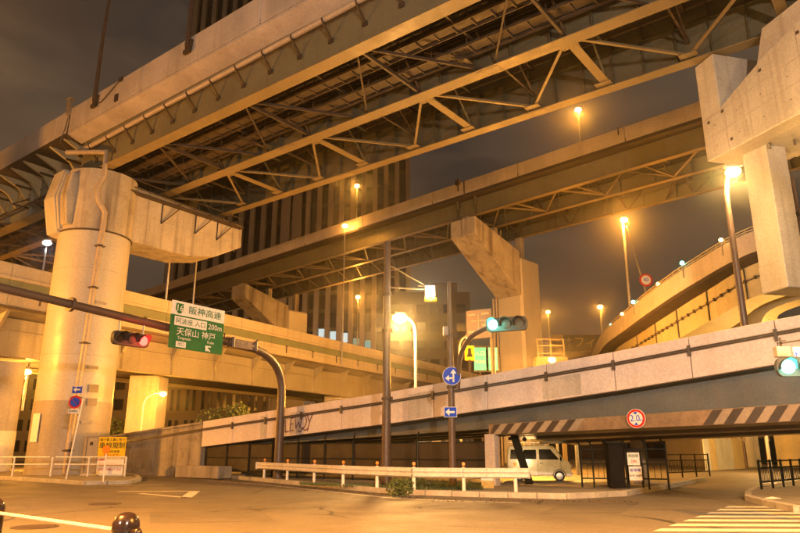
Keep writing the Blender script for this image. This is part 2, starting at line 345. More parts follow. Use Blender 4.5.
# ================================================================== DECK A : the near elevated highway overhead
def girder(fr_, s0, s1, t, z0, z1, parent, mweb, mfl, wf=.68, name='girder', stiff=1.85, side=-1, both=False):
    m = MB(); mid = (z0 + z1) / 2
    m.bar(fr_(s0, t, mid), fr_(s1, t, mid), .03, z1 - z0 - .06)
    gd = build(m, name, mweb, parent)
    m = MB(); m.bar(fr_(s0, t, z0 + .02), fr_(s1, t, z0 + .02), wf, .045); build(m, 'bottom_flange', mfl, gd)
    if stiff:
        first = None; n = int((s1 - s0) / stiff)
        for k in range(n):
            s = s0 + (k + .5) * stiff
            if first is None:
                m = MB()
                for sd in ((-1, 1) if both else (side,)): m.box(fr_(s, t + sd * .13, mid + .02), .025, .22, z1 - z0 - .12, fr_.u, fr_.v)
                first = build(m, 'stiffener', mweb, gd)
            else: clone(first, gd, fr_.u * (stiff * k))
        # a long stiffener half way up
        m = MB(); m.bar(fr_(s0, t + side * .1, z0 + (z1 - z0) * .68), fr_(s1, t + side * .1, z0 + (z1 - z0) * .68), .16, .018); build(m, 'web_rib', mweb, gd)
    return gd
def parapet(fr_, s0, s1, t, z0, z1, th, parent, m_, pl=10., gap=.03):
    n = int((s1 - s0) / pl); first = None
    for k in range(n):
        if first is None:
            m = MB(); m.box(fr_(s0 + pl / 2, t, (z0 + z1) / 2), pl - gap, th, z1 - z0, fr_.u, fr_.v); first = build(m, 'parapet', m_, parent, bevel=.03)
        else: clone(first, parent, fr_.u * (pl * k))
zA = 17.9
dA = thing('elevated_highway', 'huge steel girder highway deck crossing overhead, the nearest and highest in the picture', 'elevated highway', FA(5.6, 24, zA))
A0, A1 = -28.0, 92.0
parapet(FA, A0, A1, 17.82, 20.97, 22.6, .24, dA, M['conc_pink'], 10.0)
parapet(FA, A0, A1, 30.6, 20.97, 22.0, .24, dA, M['conc_pink'], 10.0)
m = MB()
prof = [(17.72, 20.95), (17.95, 20.85), (18.75, 20.62), (30.0, 20.62), (30.7, 20.95)]
prof += [(30.7, 21.2), (17.72, 21.2)]
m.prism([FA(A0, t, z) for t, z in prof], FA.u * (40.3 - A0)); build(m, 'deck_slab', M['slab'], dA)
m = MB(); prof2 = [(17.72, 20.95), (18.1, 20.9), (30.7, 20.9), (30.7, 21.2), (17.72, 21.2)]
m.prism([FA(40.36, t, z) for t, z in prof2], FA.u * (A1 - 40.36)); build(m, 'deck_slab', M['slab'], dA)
m = MB(); m.prism([FA(A0, 17.72, 20.97), FA(A0, 17.72, 20.80), FA(A0, 18.68, 20.52), FA(A0, 18.68, 20.60)], FA.u * (40.3 - A0)); build(m, 'haunch', M['conc_pink'], dA)
g1 = girder(FA, A0, 40.0, 18.72, zA, 20.58, dA, M['steel_o'], M['steel_y'], .7, stiff=0)
g1b = girder(FA, 40.6, A1, 20.2, zA - .1, 20.88, dA, M['steel_b'], M['steel_y'], .9, stiff=3.7, side=-1)
g2 = girder(FA, A0, A1, 23.55, zA, 20.6, dA, M['steel'], M['steel_y'], .7, side=-1, stiff=1.85)
g3 = girder(FA, A0, A1, 28.4, zA, 20.6, dA, M['steel'], M['steel_y'], .6, side=-1, stiff=1.45)
# brackets under the wide cantilever on the left span
first = None
for k in range(26):
    s = 41.2 + k * 1.9
    if first is None:
        m = MB(); pr = [(17.9, 20.93), (20.15, 20.86), (20.15, 19.3), (19.4, 20.25)]
        m.prism([FA(s, t, z) for t, z in pr], FA.u * .03)
        m.bar(FA(s + .015, 17.95, 20.86), FA(s + .015, 19.4, 20.23), .2, .03, FA.v); m.bar(FA(s + .015, 19.4, 20.23), FA(s + .015, 20.12, 19.3), .2, .03, FA.v)
        first = build(m, 'cantilever_bracket', M['steel_c'], dA)
    else: clone(first, dA, FA.u * (1.9 * k))
# lateral bracing between second and third girder, cross frames, struts
def brace(p, q, w, h, name='lateral_brace', m_=M['steel_y'], par=dA, store={}):
    m = MB(); m.bar(p, q, w, h); m.bar(p + UP * (h / 2 + .05), q + UP * (h / 2 + .05), .025, .1); return build(m, name, m_, par)
zb = zA + .18
first = None
k = 0
s = 1.8 - 7.47 * 3
while s < A1 - 8:
    P2 = lambda ss, z=zb: FA(ss, 23.75, z); P3 = lambda ss, z=zb: FA(ss, 28.2, z); P1 = lambda ss, z=zb: FA(ss, 18.95, z)
    lst = [('strut', P2(s), P3(s), .42, .05), ('lateral_brace', P2(s + .15), P3(s + 3.85), .13, .04), ('lateral_brace', P2(s + 7.3), P3(s + 3.65), .13, .04),
           ('strut', P1(s), P2(s), .12, .12), ('lateral_brace', P1(s + 7.3), P2(s + 3.9), .08, .05), ('lateral_brace', P1(s + .15), P2(s + 3.6), .08, .05)]
    # cross frames standing above the struts
    if first is None:
        first = []
        for nm, p, q, w, h in lst: first.append(brace(p, q, w, h, nm, M['steel_y'] if w > .12 or nm == 'lateral_brace' and p.dot(FA.v) > 23 else M['steel_d']))
        for (ta, tb) in ((19.0, 23.4), (23.8, 28.2)):
            m = MB(); tm = (ta + tb) / 2
            m.bar(FA(s, ta, zA + .35), FA(s, tm, 20.3), .1, .1); m.bar(FA(s, tb, zA + .35), FA(s, tm, 20.3), .1, .1); m.bar(FA(s, ta, 20.3), FA(s, tb, 20.3), .14, .12)
            first.append(build(m, 'cross_frame', M['steel_d'] if ta < 20 else M['steel'], dA))
        for (ta, tb) in ((19.0, 23.4), (23.8, 28.2)):
            m = MB(); tm = (ta + tb) / 2; s2 = s + 3.73
            m.bar(FA(s2, ta, 18.8), FA(s2, tb, 18.8), .1, .1); m.bar(FA(s2, ta, 18.8), FA(s2, tm, 20.3), .09, .09); m.bar(FA(s2, tb, 18.8), FA(s2, tm, 20.3), .09, .09); m.bar(FA(s2, ta, 20.3), FA(s2, tb, 20.3), .14, .12)
            first.append(build(m, 'cross_frame', M['steel_d'], dA))
    else:
        for o in first: clone(o, dA, FA.u * (7.47 * k))
    k += 1; s += 7.47
# inner stringers under the slab
for t in (20.4, 21.9, 25.2, 26.9):
    m = MB(); m.bar(FA(A0, t, 20.36), FA(A1, t, 20.36), .28, .36); build(m, 'stringer', M['steel_d'], dA)
# inspection catwalks hung between first and second girder
for (tc_, zc, wd_) in ((20.9, 18.65, .7), (22.3, 18.45, .8)):
    cw = MB()
    for dt in (-wd_ / 2, wd_ / 2):
        cw.bar(FA(A0, tc_ + dt, zc), FA(A1, tc_ + dt, zc), .05, .12)
        cw.bar(FA(A0, tc_ + dt, zc + 1.0), FA(A1, tc_ + dt, zc + 1.0), .05, .05); cw.bar(FA(A0, tc_ + dt, zc + .55), FA(A1, tc_ + dt, zc + .55), .035, .035)
    s = A0
    while s < A1:
        for dt in (-wd_ / 2, wd_ / 2): cw.bar(FA(s, tc_ + dt, zc), FA(s, tc_ + dt, zc + 1.9), .045, .045)
        cw.bar(FA(s, tc_ - wd_ / 2, zc), FA(s, tc_ + wd_ / 2, zc), .06, .08); cw.bar(FA(s + .93, tc_ - wd_ / 2, zc), FA(s + .93, tc_ + wd_ / 2, zc), .06, .04)
        s += 1.87
    cwo = build(cw, 'catwalk', M['steel_d'], dA)
    m = MB(); m.bar(FA(A0, tc_ - .05, zc + .05), FA(A1, tc_ - .05, zc + .05), wd_ - .2, .03); build(m, 'tread_plate', M['steel_d'], cwo)
m = MB()
for t, z, r in ((21.2, 18.9, .09), (21.5, 18.95, .07), (19.5, 18.6, .08), (23.1, 18.7, .1)): m.tube([FA(A0, t, z), FA(A1, t, z)], r, 8)
build(m, 'service_pipes', M['pipe_d'], dA, smooth=True)
# sloping ladder hung in the middle bay (shows as a darker stair)
for s_ in (13.6, 27.5):
    m = MB()
    for dt in (0, .7):
        m.bar(FA(s_, 22.4 + dt, 18.2), FA(s_ + 2.6, 22.4 + dt, 19.7), .06, .14)
    for i in range(7): m.bar(FA(s_ + .37 * i, 22.4, 18.2 + .215 * i), FA(s_ + .37 * i, 23.1, 18.2 + .215 * i), .22, .04)
    build(m, 'access_ladder', M['steel_d'], dA)
# long drain pipe carried on brackets along the outer girder
m = MB(); pz = 19.62
m.tube([FA(-28, 18.18, pz + .6), FA(14.6, 18.18, pz + .25), FA(39.0, 18.18, pz - .12), FA(39.5, 18.1, pz - .25)], .14, 12)
dp = build(m, 'drain_pipe', M['pipe'], dA, smooth=True)
first = None
for i in range(32):
    s_ = 38.0 - 1.98 * i
    if first is None:
        m = MB(); m.bar(FA(s_, 18.70, 18.75), FA(s_, 18.12, pz - .27), .07, .1, FA.u); m.box(FA(s_, 18.66, 18.72), .26, .08, .22, FA.u, FA.v); m.tube([FA(s_ - .03, 18.18, pz - .12), FA(s_ + .03, 18.18, pz - .12)], .165, 12)
        first = build(m, 'pipe_bracket', M['steel_d'], dp)
    else: clone(first, dp, -FA.u * (1.98 * i) + UP * (.0135 * 1.98 * i))
# bolted splice plates on the flange of the inner girders
for gg, t in ((g2, 23.55), (g3, 28.4)):
    for s_ in (0., 13, 26, 39, 52):
        m = MB(); m.box(FA(s_, t, zA - .012), 1.1, .5, .02, FA.u, FA.v)
        for a in range(6):
            for b in (-.17, .17): m.box(FA(s_ - .45 + a * .18, t + b, zA - .03), .045, .045, .02)
        build(m, 'splice_plate', M['steel_y'], gg)
# electrical clutter on the parapet near the pier
m = MB(); c = FA(40.3, 17.62, 22.9); m.box(c, .38, .28, .62, FA.u, FA.v); m.box(c + UP * .35, .5, .4, .06, FA.u, FA.v); m.box(c - UP * .55, .3, .22, .45, FA.u, FA.v); m.bar(c - UP * 1.0, c - UP * .3, .08, .08)
jb = build(m, 'junction_box', M['hazard_l'], dA, bevel=.015)
m = MB(); m.tube([c - UP * .8, c + V((-.1, 0, -1.7)), c + V((-.35, .1, -2.6)), FA(40.9, 18.1, 20.0)], .03, 6); m.tube([c + V((.1, 0, -.8)), c + V((.05, 0, -2.2)), FA(40.0, 18.2, 20.2)], .03, 6)
m.tube([FA(36.9, 17.66, 21.8), FA(36.3, 17.64, 21.7), FA(35.3, 17.64, 22.1), FA(34.4, 17.66, 22.55)], .035, 6)
build_each(m, 'cable', M['pipe_d'], dA, smooth=True)
m = MB(); m.box(FA(34.3, 17.64, 22.5), .3, .12, .22, FA.u, FA.v); m.box(FA(34.6, 17.66, 21.4), .3, .1, .45, FA.u, FA.v); build(m, 'cable_box', M['steel_d'], dA)
# lamp posts on deck A (heads stand above the frame)
for s_, w_ in ((37.0, 'beside the yellow junction box'), (27.6, 'nearer the top of the picture')):
    b = FA(s_, 17.55, 22.0); t = thing('lamp_post', 'tall slim lamp post rising from the overhead highway parapet, ' + w_, 'lamp post', b, 'lamp posts on the overhead highway')
    m = MB(); m.tube([b, b + V((0, 0, 4.5)), b + V((.12, .1, 10)), b + V((.7, .7, 12))], [.13, .11, .08, .06], 10); build(m, 'pole', M['brown_pole'], t, smooth=True)
    m = MB(); m.prism([b + FA.u * -.3 + UP * .3, b + FA.u * .3 + UP * .3, b + FA.u * .2 - UP * .25, b - FA.u * .2 - UP * .25], FA.v * .22); m.box(b - UP * .35, .5, .18, .2, FA.u, FA.v); build(m, 'bracket', M['steel_d'], t)
    m = MB(); m.box(b + V((1.1, 1.1, 12.1)), 1.0, .3, .18, FA.v, FA.u); build(m, 'lamp_head', M['galv'], t)

# ------------------------------------------------------------------ round pier of deck A
PC = FA(38.6, 19.5)
pr1 = thing('highway_pier', 'round pale pier column with broad hammerhead beam and downpipe, carrying the overhead highway at left', 'bridge pier', PC)
m = MB(); m.lathe(PC, [(2.05, 4.05), (2.05, 13.9)], 64); build(m, 'column', M['column'], pr1, smooth=True)
m = MB(); m.lathe(PC, [(2.07, 0), (2.07, 4.05)], 64); build(m, 'coated_base', M['coating'], pr1, smooth=True)
m = MB(); m.lathe(PC, [(2.1, 13.95), (2.1, 17.75)], 64); build(m, 'column_head', M['conc_cap'], pr1, smooth=True)
m = MB(); m.lathe(PC, [(2.12, 13.86), (2.14, 13.9), (2.12, 13.95)], 64); build(m, 'collar', M['steel_d'], pr1, smooth=True)
m = MB(); pf = [(20.0, 13.95), (20.0, 17.6), (29.6, 17.3), (29.6, 15.6), (27.4, 14.4), (25.3, 13.95)]
m.prism([FA(38.6 - 1.35, t, z) for t, z in pf], FA.u * 2.7); build(m, 'cap_beam', M['conc_cap'], pr1, bevel=.04)
m = MB(); pf = [(18.6, 18.0), (17.15, 17.8), (16.75, 15.9), (17.2, 13.85), (18.6, 13.6)]
m.prism([FA(38.7, t, z) for t, z in pf], FA.u * 1.25); build(m, 'corbel', M['conc'], pr1, bevel=.04)
m = MB(); pf = [(18.6, 17.6), (17.22, 17.4), (17.0, 16.0), (17.25, 14.2), (18.6, 14.0)]
m.prism([FA(37.75, t, z) for t, z in pf], FA.u * .72); build(m, 'corbel_step', M['conc_cap'], pr1, bevel=.04)
m = MB(); pf = [(18.6, 17.8), (17.2, 17.6), (16.86, 15.95), (17.22, 14.0), (18.6, 13.85)]
m.prism([FA(38.48, t, z) for t, z in pf], FA.u * .2); build(m, 'corbel_rib', M['column'], pr1)
for t in (18.72, 23.55, 28.4):
    m = MB(); m.box(FA(38.6, t, 17.74), .9, .6, .26, FA.u, FA.v); build(m, 'bearing', M['steel_d'], pr1)
first = None
for t in (23.0, 25.6, 27.4):
    m = MB(); a = FA(37.22, t, 16.9); m.bar(a, a - UP * 1.3, .06, .06); m.bar(a - UP * 1.3, a + UP * .2 + FA.v * 1.3 - FA.u * .25, .06, .06); m.bar(a, a + FA.v * 1.2 - FA.u * .25 + UP * .3, .05, .05); build(m, 'walkway_bracket', M['steel_d'], pr1)
m = MB()
for dz in (0, .5): m.bar(FA(36.9, 20.2, 17.35 + dz), FA(36.9, 29.3, 17.1 + dz), .05, .05)
m.bar(FA(36.95, 20.2, 17.0), FA(36.95, 29.3, 16.9), .5, .07); build(m, 'pier_walkway', M['steel_d'], pr1)
tocam = (V((0, 0, 0)) - PC).normalized(); side = V((-tocam.y, tocam.x, 0))
if side.x > 0: side = -side
def onc(off, r): # point on the column face, off metres to the viewer's left
    return PC + tocam * math.sqrt(max(.1, r * r - off * off)) + side * off
m = MB()
top = FA(39.3, 18.15, 19.5)
p = [top, FA(39.7, 17.6, 19.35), onc(.0, 2.5) + UP * 18.7, onc(-.05, 2.45) + UP * 17.2, onc(.25, 2.42) + UP * 16.4, onc(.1, 2.4) + UP * 15.6, onc(-.35, 2.3) + UP * 15.0, onc(-.35, 2.25) + UP * 14.2, onc(-.3, 2.25) + UP * 13, onc(0.0, 2.25) + UP * 1.2, onc(0.0, 2.25) + UP * .2]
# gooseneck down the pier
m.tube(p, .15, 12); dn = build(m, 'downpipe', M['pipe'], pr1, smooth=True)
for z in (1.4, 4.2, 7.2, 10.4, 12.9):
    m = MB(); q = onc(-.3 * (z - 1.2) / 11.8, 2.25); m.tube([q + UP * (z - .06), q + UP * (z + .06)], .185, 12); m.bar(q + UP * z - side * .3, q + UP * z + side * .3, .05, .05); build(m, 'pipe_clamp', M['steel_d'], dn)
for z, w_ in ((9.6, .6), (5.9, .55), (12.3, 0), (2.9, .6)):
    if w_:
        q = onc(-.75, 2.1); nrm = (q - PC).normalized(); m = MB(); m.box(q + UP * z, w_, .02, .16, V((nrm.y, -nrm.x, 0)) * -1, nrm); build(m, 'number_plate', M['coating'], pr1)
for z in (4.0, 4.75):
    q = onc(-.9, 2.1); nrm = (q - PC).normalized(); m = MB(); m.box(q + UP * z, .55, .02, .42, V((-nrm.y, nrm.x, 0)), nrm); build(m, 'faded_notice', M['hazard_l'], pr1)
q = onc(1.75, 2.12); nrm = (q - PC).normalized(); m = MB(); m.box(q + UP * 2.6, .6, .03, 1.5, V((-nrm.y, nrm.x, 0)), nrm); build(m, 'white_notice', M['swhite'], pr1)

# ------------------------------------------------------------------ right-hand pier of deck A
a_ = R(-14); wv = V((math.sin(a_), math.cos(a_), 0)); nv = V((math.cos(a_), -math.sin(a_), 0)); O2 = V((13.12, 26.11, 0))
def W2(q, n, z=0): return O2 - wv * q + nv * n + UP * z
pr2 = thing('highway_pier', 'angular concrete pier with a deep tapering cap and square column, at the right edge', 'bridge pier', W2(3, 6))
m = MB(); m.prism([W2(q, 0, z) for q, z in [(0, 13.24), (0, 15.0), (1.1, 15.25), (3.6, 16.05), (9.5, 17.4), (14, 17.4), (14, 12.6), (4.8, 13.02)]], nv * .7); build(m, 'cap_wall', M['conc'], pr2, bevel=.04)
m = MB(); m.prism([W2(q, .71, z) for q, z in [(1.3, 13.24), (3.1, 17.8), (14, 17.8), (14, 12.6), (4.8, 13.02)]], nv * 2.6); build(m, 'cap_beam', M['conc'], pr2, bevel=.04)
m = MB(); m.prism([W2(q, .05, z) for q, z in [(-.12, 13.3), (-.12, 17.86), (1.05, 17.86), (1.05, 15.1), (1.05, 13.3)]], nv * 3.2); build(m, 'end_block', M['conc'], pr2, bevel=.04)
m = MB(); m.prism([W2(q, n, 13.26) for q, n in [(1.0, .7), (1.4, .7), (1.4, 3.2), (1.0, 3.2)]], UP * 2.0); build(m, 'infill', M['conc'], pr2)
m = MB(); m.box(W2(1.45, 1.5, 10.9), 1.28, .96, 5.0, wv, nv); build(m, 'column', M['conc'], pr2, bevel=.03)
m = MB(); m.box(W2(1.45, 4.3, 7.88), 1.30, 6.6, 1.1, wv, nv); build(m, 'lower_beam', M['conc'], pr2, bevel=.03)
m = MB(); m.box(W2(1.45, 8.4, 6.5), 2.0, 1.7, 13.2, wv, nv); build(m, 'column', M['conc'], pr2, bevel=.03)
m = MB(); m.box(W2(9, 3, 6.3), 1.8, 1.8, 12.8, wv, nv)
# soffit drain ports and rivet strip
m = MB()
for q, n, z in [(.35, -.01, 14.9), (1.2, -.01, 15.0), (1.5, -.01, 13.6), (3.4, -.01, 15.6), (5.3, -.01, 16.0)]: m.box(W2(q, n, z), .12, .03, .12, wv, nv)
for q, n in [(1.2, 1.2), (2.4, .9), (2.9, 1.6)]: m.tube([W2(q, n, 13.1), W2(q, n, 12.85)], .05, 8)
build_each(m, 'drain_port', M['pipe_d'], pr2)
m = MB()
for i in range(26):
    for j in (0, .16): m.box(W2(2.25 + j - .01 * i, -.015, 13.35 + i * .085), .1, .02, .035, wv, nv)
build(m, 'bolt_strip', M['conc_cap'], pr2, kind='stuff')
# pipe and floodlight bracket beside that column
m = MB(); b0 = W2(1.9, 1.95 + .25, 0); m.bar(b0 + UP * 9.2, b0 + UP * 12.0, .14, .14); build(m, 'conduit', M['brown_pole'], pr2)
m = MB(); m.tube([b0 + UP * 10.2, b0 + UP * 10.3 + V((-.25, -.15, 0)), b0 + UP * 9.9 + V((-.3, -.15, 0)), b0 + UP * 9.5 + V((0, 0, 0))], .03, 6); m.box(b0 + UP * 10.35 + V((-.25, -.15, 0)), .3, .2, .14); build(m, 'security_camera', M['ink'], pr2)

# ================================================================== DECK B : the second highway behind
zB = 23.13
dB = thing('elevated_highway', 'second steel girder highway deck with pale parapet, running behind and below the near one', 'elevated highway', FB(37, 53, zB))
B0, B1 = -30.0, 170.0
parapet(FB, B0, B1, 46.9, 24.75, 26.05, .25, dB, M['conc_pink'], 10.0)
m = MB(); pb_ = [(46.78, 24.73), (47.1, 24.6), (48.4, 24.9), (58.6, 24.9), (60.5, 24.75), (60.5, 25.1), (46.78, 25.1)]
m.prism([FB(B0, t, z) for t, z in pb_], FB.u * (B1 - B0)); build(m, 'deck_slab', M['slab'], dB)
m = MB(); m.prism([FB(B0, t, z) for t, z in [(46.78, 24.73), (46.78, 24.5), (48.3, 24.78), (48.3, 24.86)]], FB.u * (B1 - B0)); build(m, 'haunch', M['slab'], dB)
girder(FB, B0, B1, 48.6, zB, 24.9, dB, M['steel_o'], M['steel_y'], .55, stiff=0)
girder(FB, B0, B1, 52.9, zB, 24.9, dB, M['steel'], M['steel_y'], .5, stiff=3.05)
girder(FB, B0, B1, 57.6, zB, 24.9, dB, M['steel'], M['steel_y'], .5, stiff=3.05)
first = None; k = 0; s = 18.7 - 6.1 * 6
while s < B1 - 8:
    if first is None:
        first = []
        for (a, b) in (((s, 52.75), (s - 3.5, 48.75)), ((s, 52.75), (s + 1.0, 48.75)), ((s, 52.75), (s + 2.6, 48.75)), ((s + 2.6, 53.1), (s + 6.1, 57.4)), ((s, 53.1), (s + 2.6, 57.4))):
            first.append(brace(FB(*a, zB + .15), FB(*b, zB + .15), .13, .05, par=dB, m_=M['steel_y'] if a[1] < 53 else M['steel_d']))
        for (ta, tb) in ((48.8, 52.7), (53.1, 57.4)):
            m = MB(); tm = (ta + tb) / 2; m.bar(FB(s + .3, ta, zB + .3), FB(s + .3, tm, 24.7), .1, .1); m.bar(FB(s + .3, tb, zB + .3), FB(s + .3, tm, 24.7), .1, .1); m.bar(FB(s + .3, ta, 24.6), FB(s + .3, tb, 24.6), .2, .2); first.append(build(m, 'cross_frame', M['steel_d'], dB))
    else:
        for o in first: clone(o, dB, FB.u * (6.1 * k))
    k += 1; s += 6.1
for s_ in (35.9, 38.0):
    m = MB(); m.box(FB(s_, 48.3, 24.0), .08, .5, 1.7, FB.u, FB.v); m.box(FB(s_ - .5, 47.6, 24.3), .12, .3, 1.0, FB.u, FB.v); build(m, 'end_stiffener', M['steel'], dB)
m = MB(); m.box(FB(36.7, 46.7, 26.1), .5, .25, .5, FB.u, FB.v); m.bar(FB(36.7, 46.7, 25.2), FB(36.7, 46.7, 26.5), .1, .1); m.bar(FB(36.0, 46.74, 24.5), FB(36.0, 46.74, 26.1), .1, .1); build(m, 'parapet_box', M['steel_d'], dB)
for s_ in (9.6, 13.2, 6.1, 20.5):
    m = MB(); m.bar(FB(s_, 46.74, 25.5), FB(s_, 46.74, 26.15), .06, .08); build(m, 'parapet_bracket', M['steel_d'], dB)

def pier_b(sc_, label):
    t = thing('highway_pier', label, 'bridge pier', FB(sc_, 56.6), 'one-armed piers of the second highway')
    m = MB(); m.box(FB(sc_, 57.0, 10.2), 3.1, 3.6, 20.4, FB.u, FB.v); build(m, 'column', M['column'], t, bevel=.25)
    m = MB(); pf = [(47.9, 22.85), (47.9, 21.15), (55.25, 16.3), (55.25, 20.9)]
    m.prism([FB(sc_ - 1.5, tt, z) for tt, z in pf], FB.u * 3.0); build(m, 'cap_arm', M['conc_cap'], t, bevel=.06)
    m = MB(); m.box(FB(sc_ + .1, 47.86, 21.9), .14, .1, 1.8, FB.u, FB.v); m.box(FB(sc_ - 1.53, 52.0, 21.9), .02, .12, .9, FB.u, FB.v); build(m, 'groove', M['conc_dark'], t)
    for tt in (48.6, 52.9, 57.6):
        m = MB(); m.box(FB(sc_, tt, 22.98 if tt < 50 else 21.5 if tt < 55 else 21), .7, .6, .28 if tt < 50 else 3.2 if tt < 55 else 4.2, FB.u, FB.v); build(m, 'bearing', M['conc_cap'], t)
    for dx in (1.62, 2.0):
        m = MB(); m.tube([FB(sc_ + dx, 55.3, 0), FB(sc_ + dx, 55.3, 16.5)], .11, 8); build(m, 'downpipe', M['pipe'], t, smooth=True)
    return t
pier_b(37.2, 'tall one-armed concrete pier rising right of the green traffic light, carrying the second highway')
pier_b(75.4, 'one-armed concrete pier partly hidden by the cream flyover, nearer the tower block')
pier_b(115.0, 'farthest one-armed pier of the second highway, left of the round column')

# ================================================================== DECK C : cream descending flyover at left
dC = thing('flyover', 'cream flyover with banded barrier panels sweeping behind the round pier at left', 'flyover', FC(40, 43.5, 7))
C0, C1 = -30.0, 130.0
def zC(s): return 0
m = MB(); m.prism([FC(C0, t, z) for t, z in [(40.0, 9.75), (40.4, 9.6), (41.6, 9.35), (49.0, 9.35), (50.0, 9.75), (50.0, 10.05), (40.0, 10.05)]], FC.u * (C1 - C0)); build(m, 'deck_slab', M['steel_c'], dC)
pl = 4.0; n = int((C1 - C0) / pl); fs = []
for k in range(n):
    if not fs:
        s = C0 + pl / 2
        m = MB(); m.box(FC(s, 40.0, 10.28), pl - .03, .2, .95, FC.u, FC.v); fs.append(build(m, 'barrier_panel', M['panel_c'], dC, bevel=.02))
        m = MB(); m.box(FC(s, 40.06, 11.08), pl - .03, .12, .62, FC.u, FC.v); fs.append(build(m, 'barrier_band', M['panel_g'], dC))
        m = MB(); m.box(FC(s, 40.0, 11.9), pl - .03, .2, .98, FC.u, FC.v); fs.append(build(m, 'barrier_panel', M['panel_c'], dC, bevel=.02))
        m = MB(); m.bar(FC(s, 39.88, 10.1), FC(s, 39.88, 10.65), .1, .06); m.box(FC(s, 39.88, 10.72), .2, .1, .1, FC.u, FC.v); fs.append(build(m, 'barrier_clip', M['steel_d'], dC))
        m = MB(); m.bar(FC(C0, 39.885, 11.62), FC(C0 + pl - .03, 39.885, 11.62), .02, .03); m.bar(FC(C0, 39.885, 10.45), FC(C0 + pl - .03, 39.885, 10.45), .02, .03); fs.append(build(m, 'barrier_rail', M['pipe'], dC))
    else:
        for o in fs: clone(o, dC, FC.u * (pl * k))
m = MB(); m.bar(FC(C0, 39.97, 9.72), FC(C1, 39.97, 9.72), .25, .14); build(m, 'edge_beam', M['steel_y'], dC)
for t in (41.3, 48.5): 
    girder(FC, C0, C1, t, 6.95, 9.35, dC, M['steel_c'], M['steel_c'], .6, stiff=4.55, side=-1 if t < 45 else 1)
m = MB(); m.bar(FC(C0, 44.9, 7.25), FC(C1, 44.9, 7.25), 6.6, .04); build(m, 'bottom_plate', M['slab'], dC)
first = None; k = 0; s = C0 + 2.27
while s < C1 - 2:
    if first is None:
        m = MB(); m.prism([FC(s, 40.2, 9.6), FC(s, 41.25, 9.4), FC(s, 41.25, 8.2)], FC.u * .03); m.bar(FC(s, 40.15, 9.58), FC(s, 41.2, 8.15), .22, .03, FC.v); first = build(m, 'cantilever_bracket', M['steel_c'], dC)
    else: clone(first, dC, FC.u * (4.55 * k))
    k += 1; s += 4.55
def plain_pier(c, rx, ry, h, label, rnd=False):
    t = thing('flyover_pier', label, 'bridge pier', c, 'plain piers of the flyover')
    m = MB()
    if rnd: m.lathe(c, [(rx, 2.6), (rx, h + .2)], 40)
    else: m.box(c + UP * (h + .2) / 2, rx * 2, ry * 2, h + .2)
    build(m, 'column', M['conc'], t, bevel=0 if rnd else .08, smooth=rnd)
    if rnd: m = MB(); m.lathe(c, [(rx + .02, 0), (rx + .02, 2.6)], 40); build(m, 'painted_base', M['white'], t, smooth=True)
plain_pier(V((-26.2, 43.6, 0)), 1.55, 1.55, 6.7, 'pale round flyover pier at the left edge behind the railing', True)
plain_pier(V((-20.0, 53.6, 0)), 1.15, 1.15, 6.9, 'square pale flyover pier behind the retaining wall, right of the round column')
plain_pier(V((-6.9, 74.5, 0)), 1.3, 1.3, 6.9, 'square flyover pier far behind the ramp wall')
plain_pier(V((-42, 33, 0)), 1.3, 1.3, 6.9, 'square flyover pier beyond the left edge')
# ================================================================== RAMP E : pale parapet ramp over the underpass
def eT(s): return [(40, 2.22), (30.3, 3.0), (17.65, 3.9), (8.71, 4.68), (2.9, 5.3), (-20, 7.4)]
def interp(tab, s):
    for (a, za), (b, zb_) in zip(tab, tab[1:]):
        if a >= s >= b: return za + (zb_ - za) * (a - s) / (a - b)
    return tab[0][1] if s > tab[0][0] else tab[-1][1]
ztop = lambda s: interp([(47, 1.75), (39, 2.32), (30.3, 3.0), (17.65, 3.9), (8.71, 4.68), (2.9, 5.3), (-20, 7.5)], s)
zbot = lambda s: ztop(s) - 1.34
TE = 23.0
rmp = thing('ramp_bridge', 'pale concrete parapet ramp climbing to the right over the dark underpass', 'ramp', FA(18, 27, 0))
edges = [31.2 - 2.55 * i for i in range(21)]
for a, b in zip(edges, edges[1:]):
    m = MB(); g_ = .012
    m.prism([FA(a - g_, TE, zbot(a)), FA(a - g_, TE, ztop(a)), FA(b + g_, TE, ztop(b)), FA(b + g_, TE, zbot(b))], FA.v * .28); build(m, 'parapet', M['conc_e'], rmp, bevel=.012)
m = MB()
for a, b in zip(edges, edges[1:]):
    m.prism([FA(a, TE + .3, ztop(a) - 1.2), FA(a, TE + .3, ztop(a) - .95), FA(b, TE + .3, ztop(b) - .95), FA(b, TE + .3, ztop(b) - 1.2)], FA.v * 8.0)
build(m, 'deck_slab', M['slab'], rmp)
m = MB()
for a, b in zip(edges, edges[1:]): m.prism([FA(a, TE + 8.3, zbot(a)), FA(a, TE + 8.3, ztop(a)), FA(b, TE + 8.3, ztop(b)), FA(b, TE + 8.3, zbot(b))], FA.v * .28)
build(m, 'parapet', M['conc_pink'], rmp)
zg = lambda s: interp([(31.2, 1.55), (27, 1.72), (13, 2.28), (2.4, 2.70), (-20, 3.7)], s)
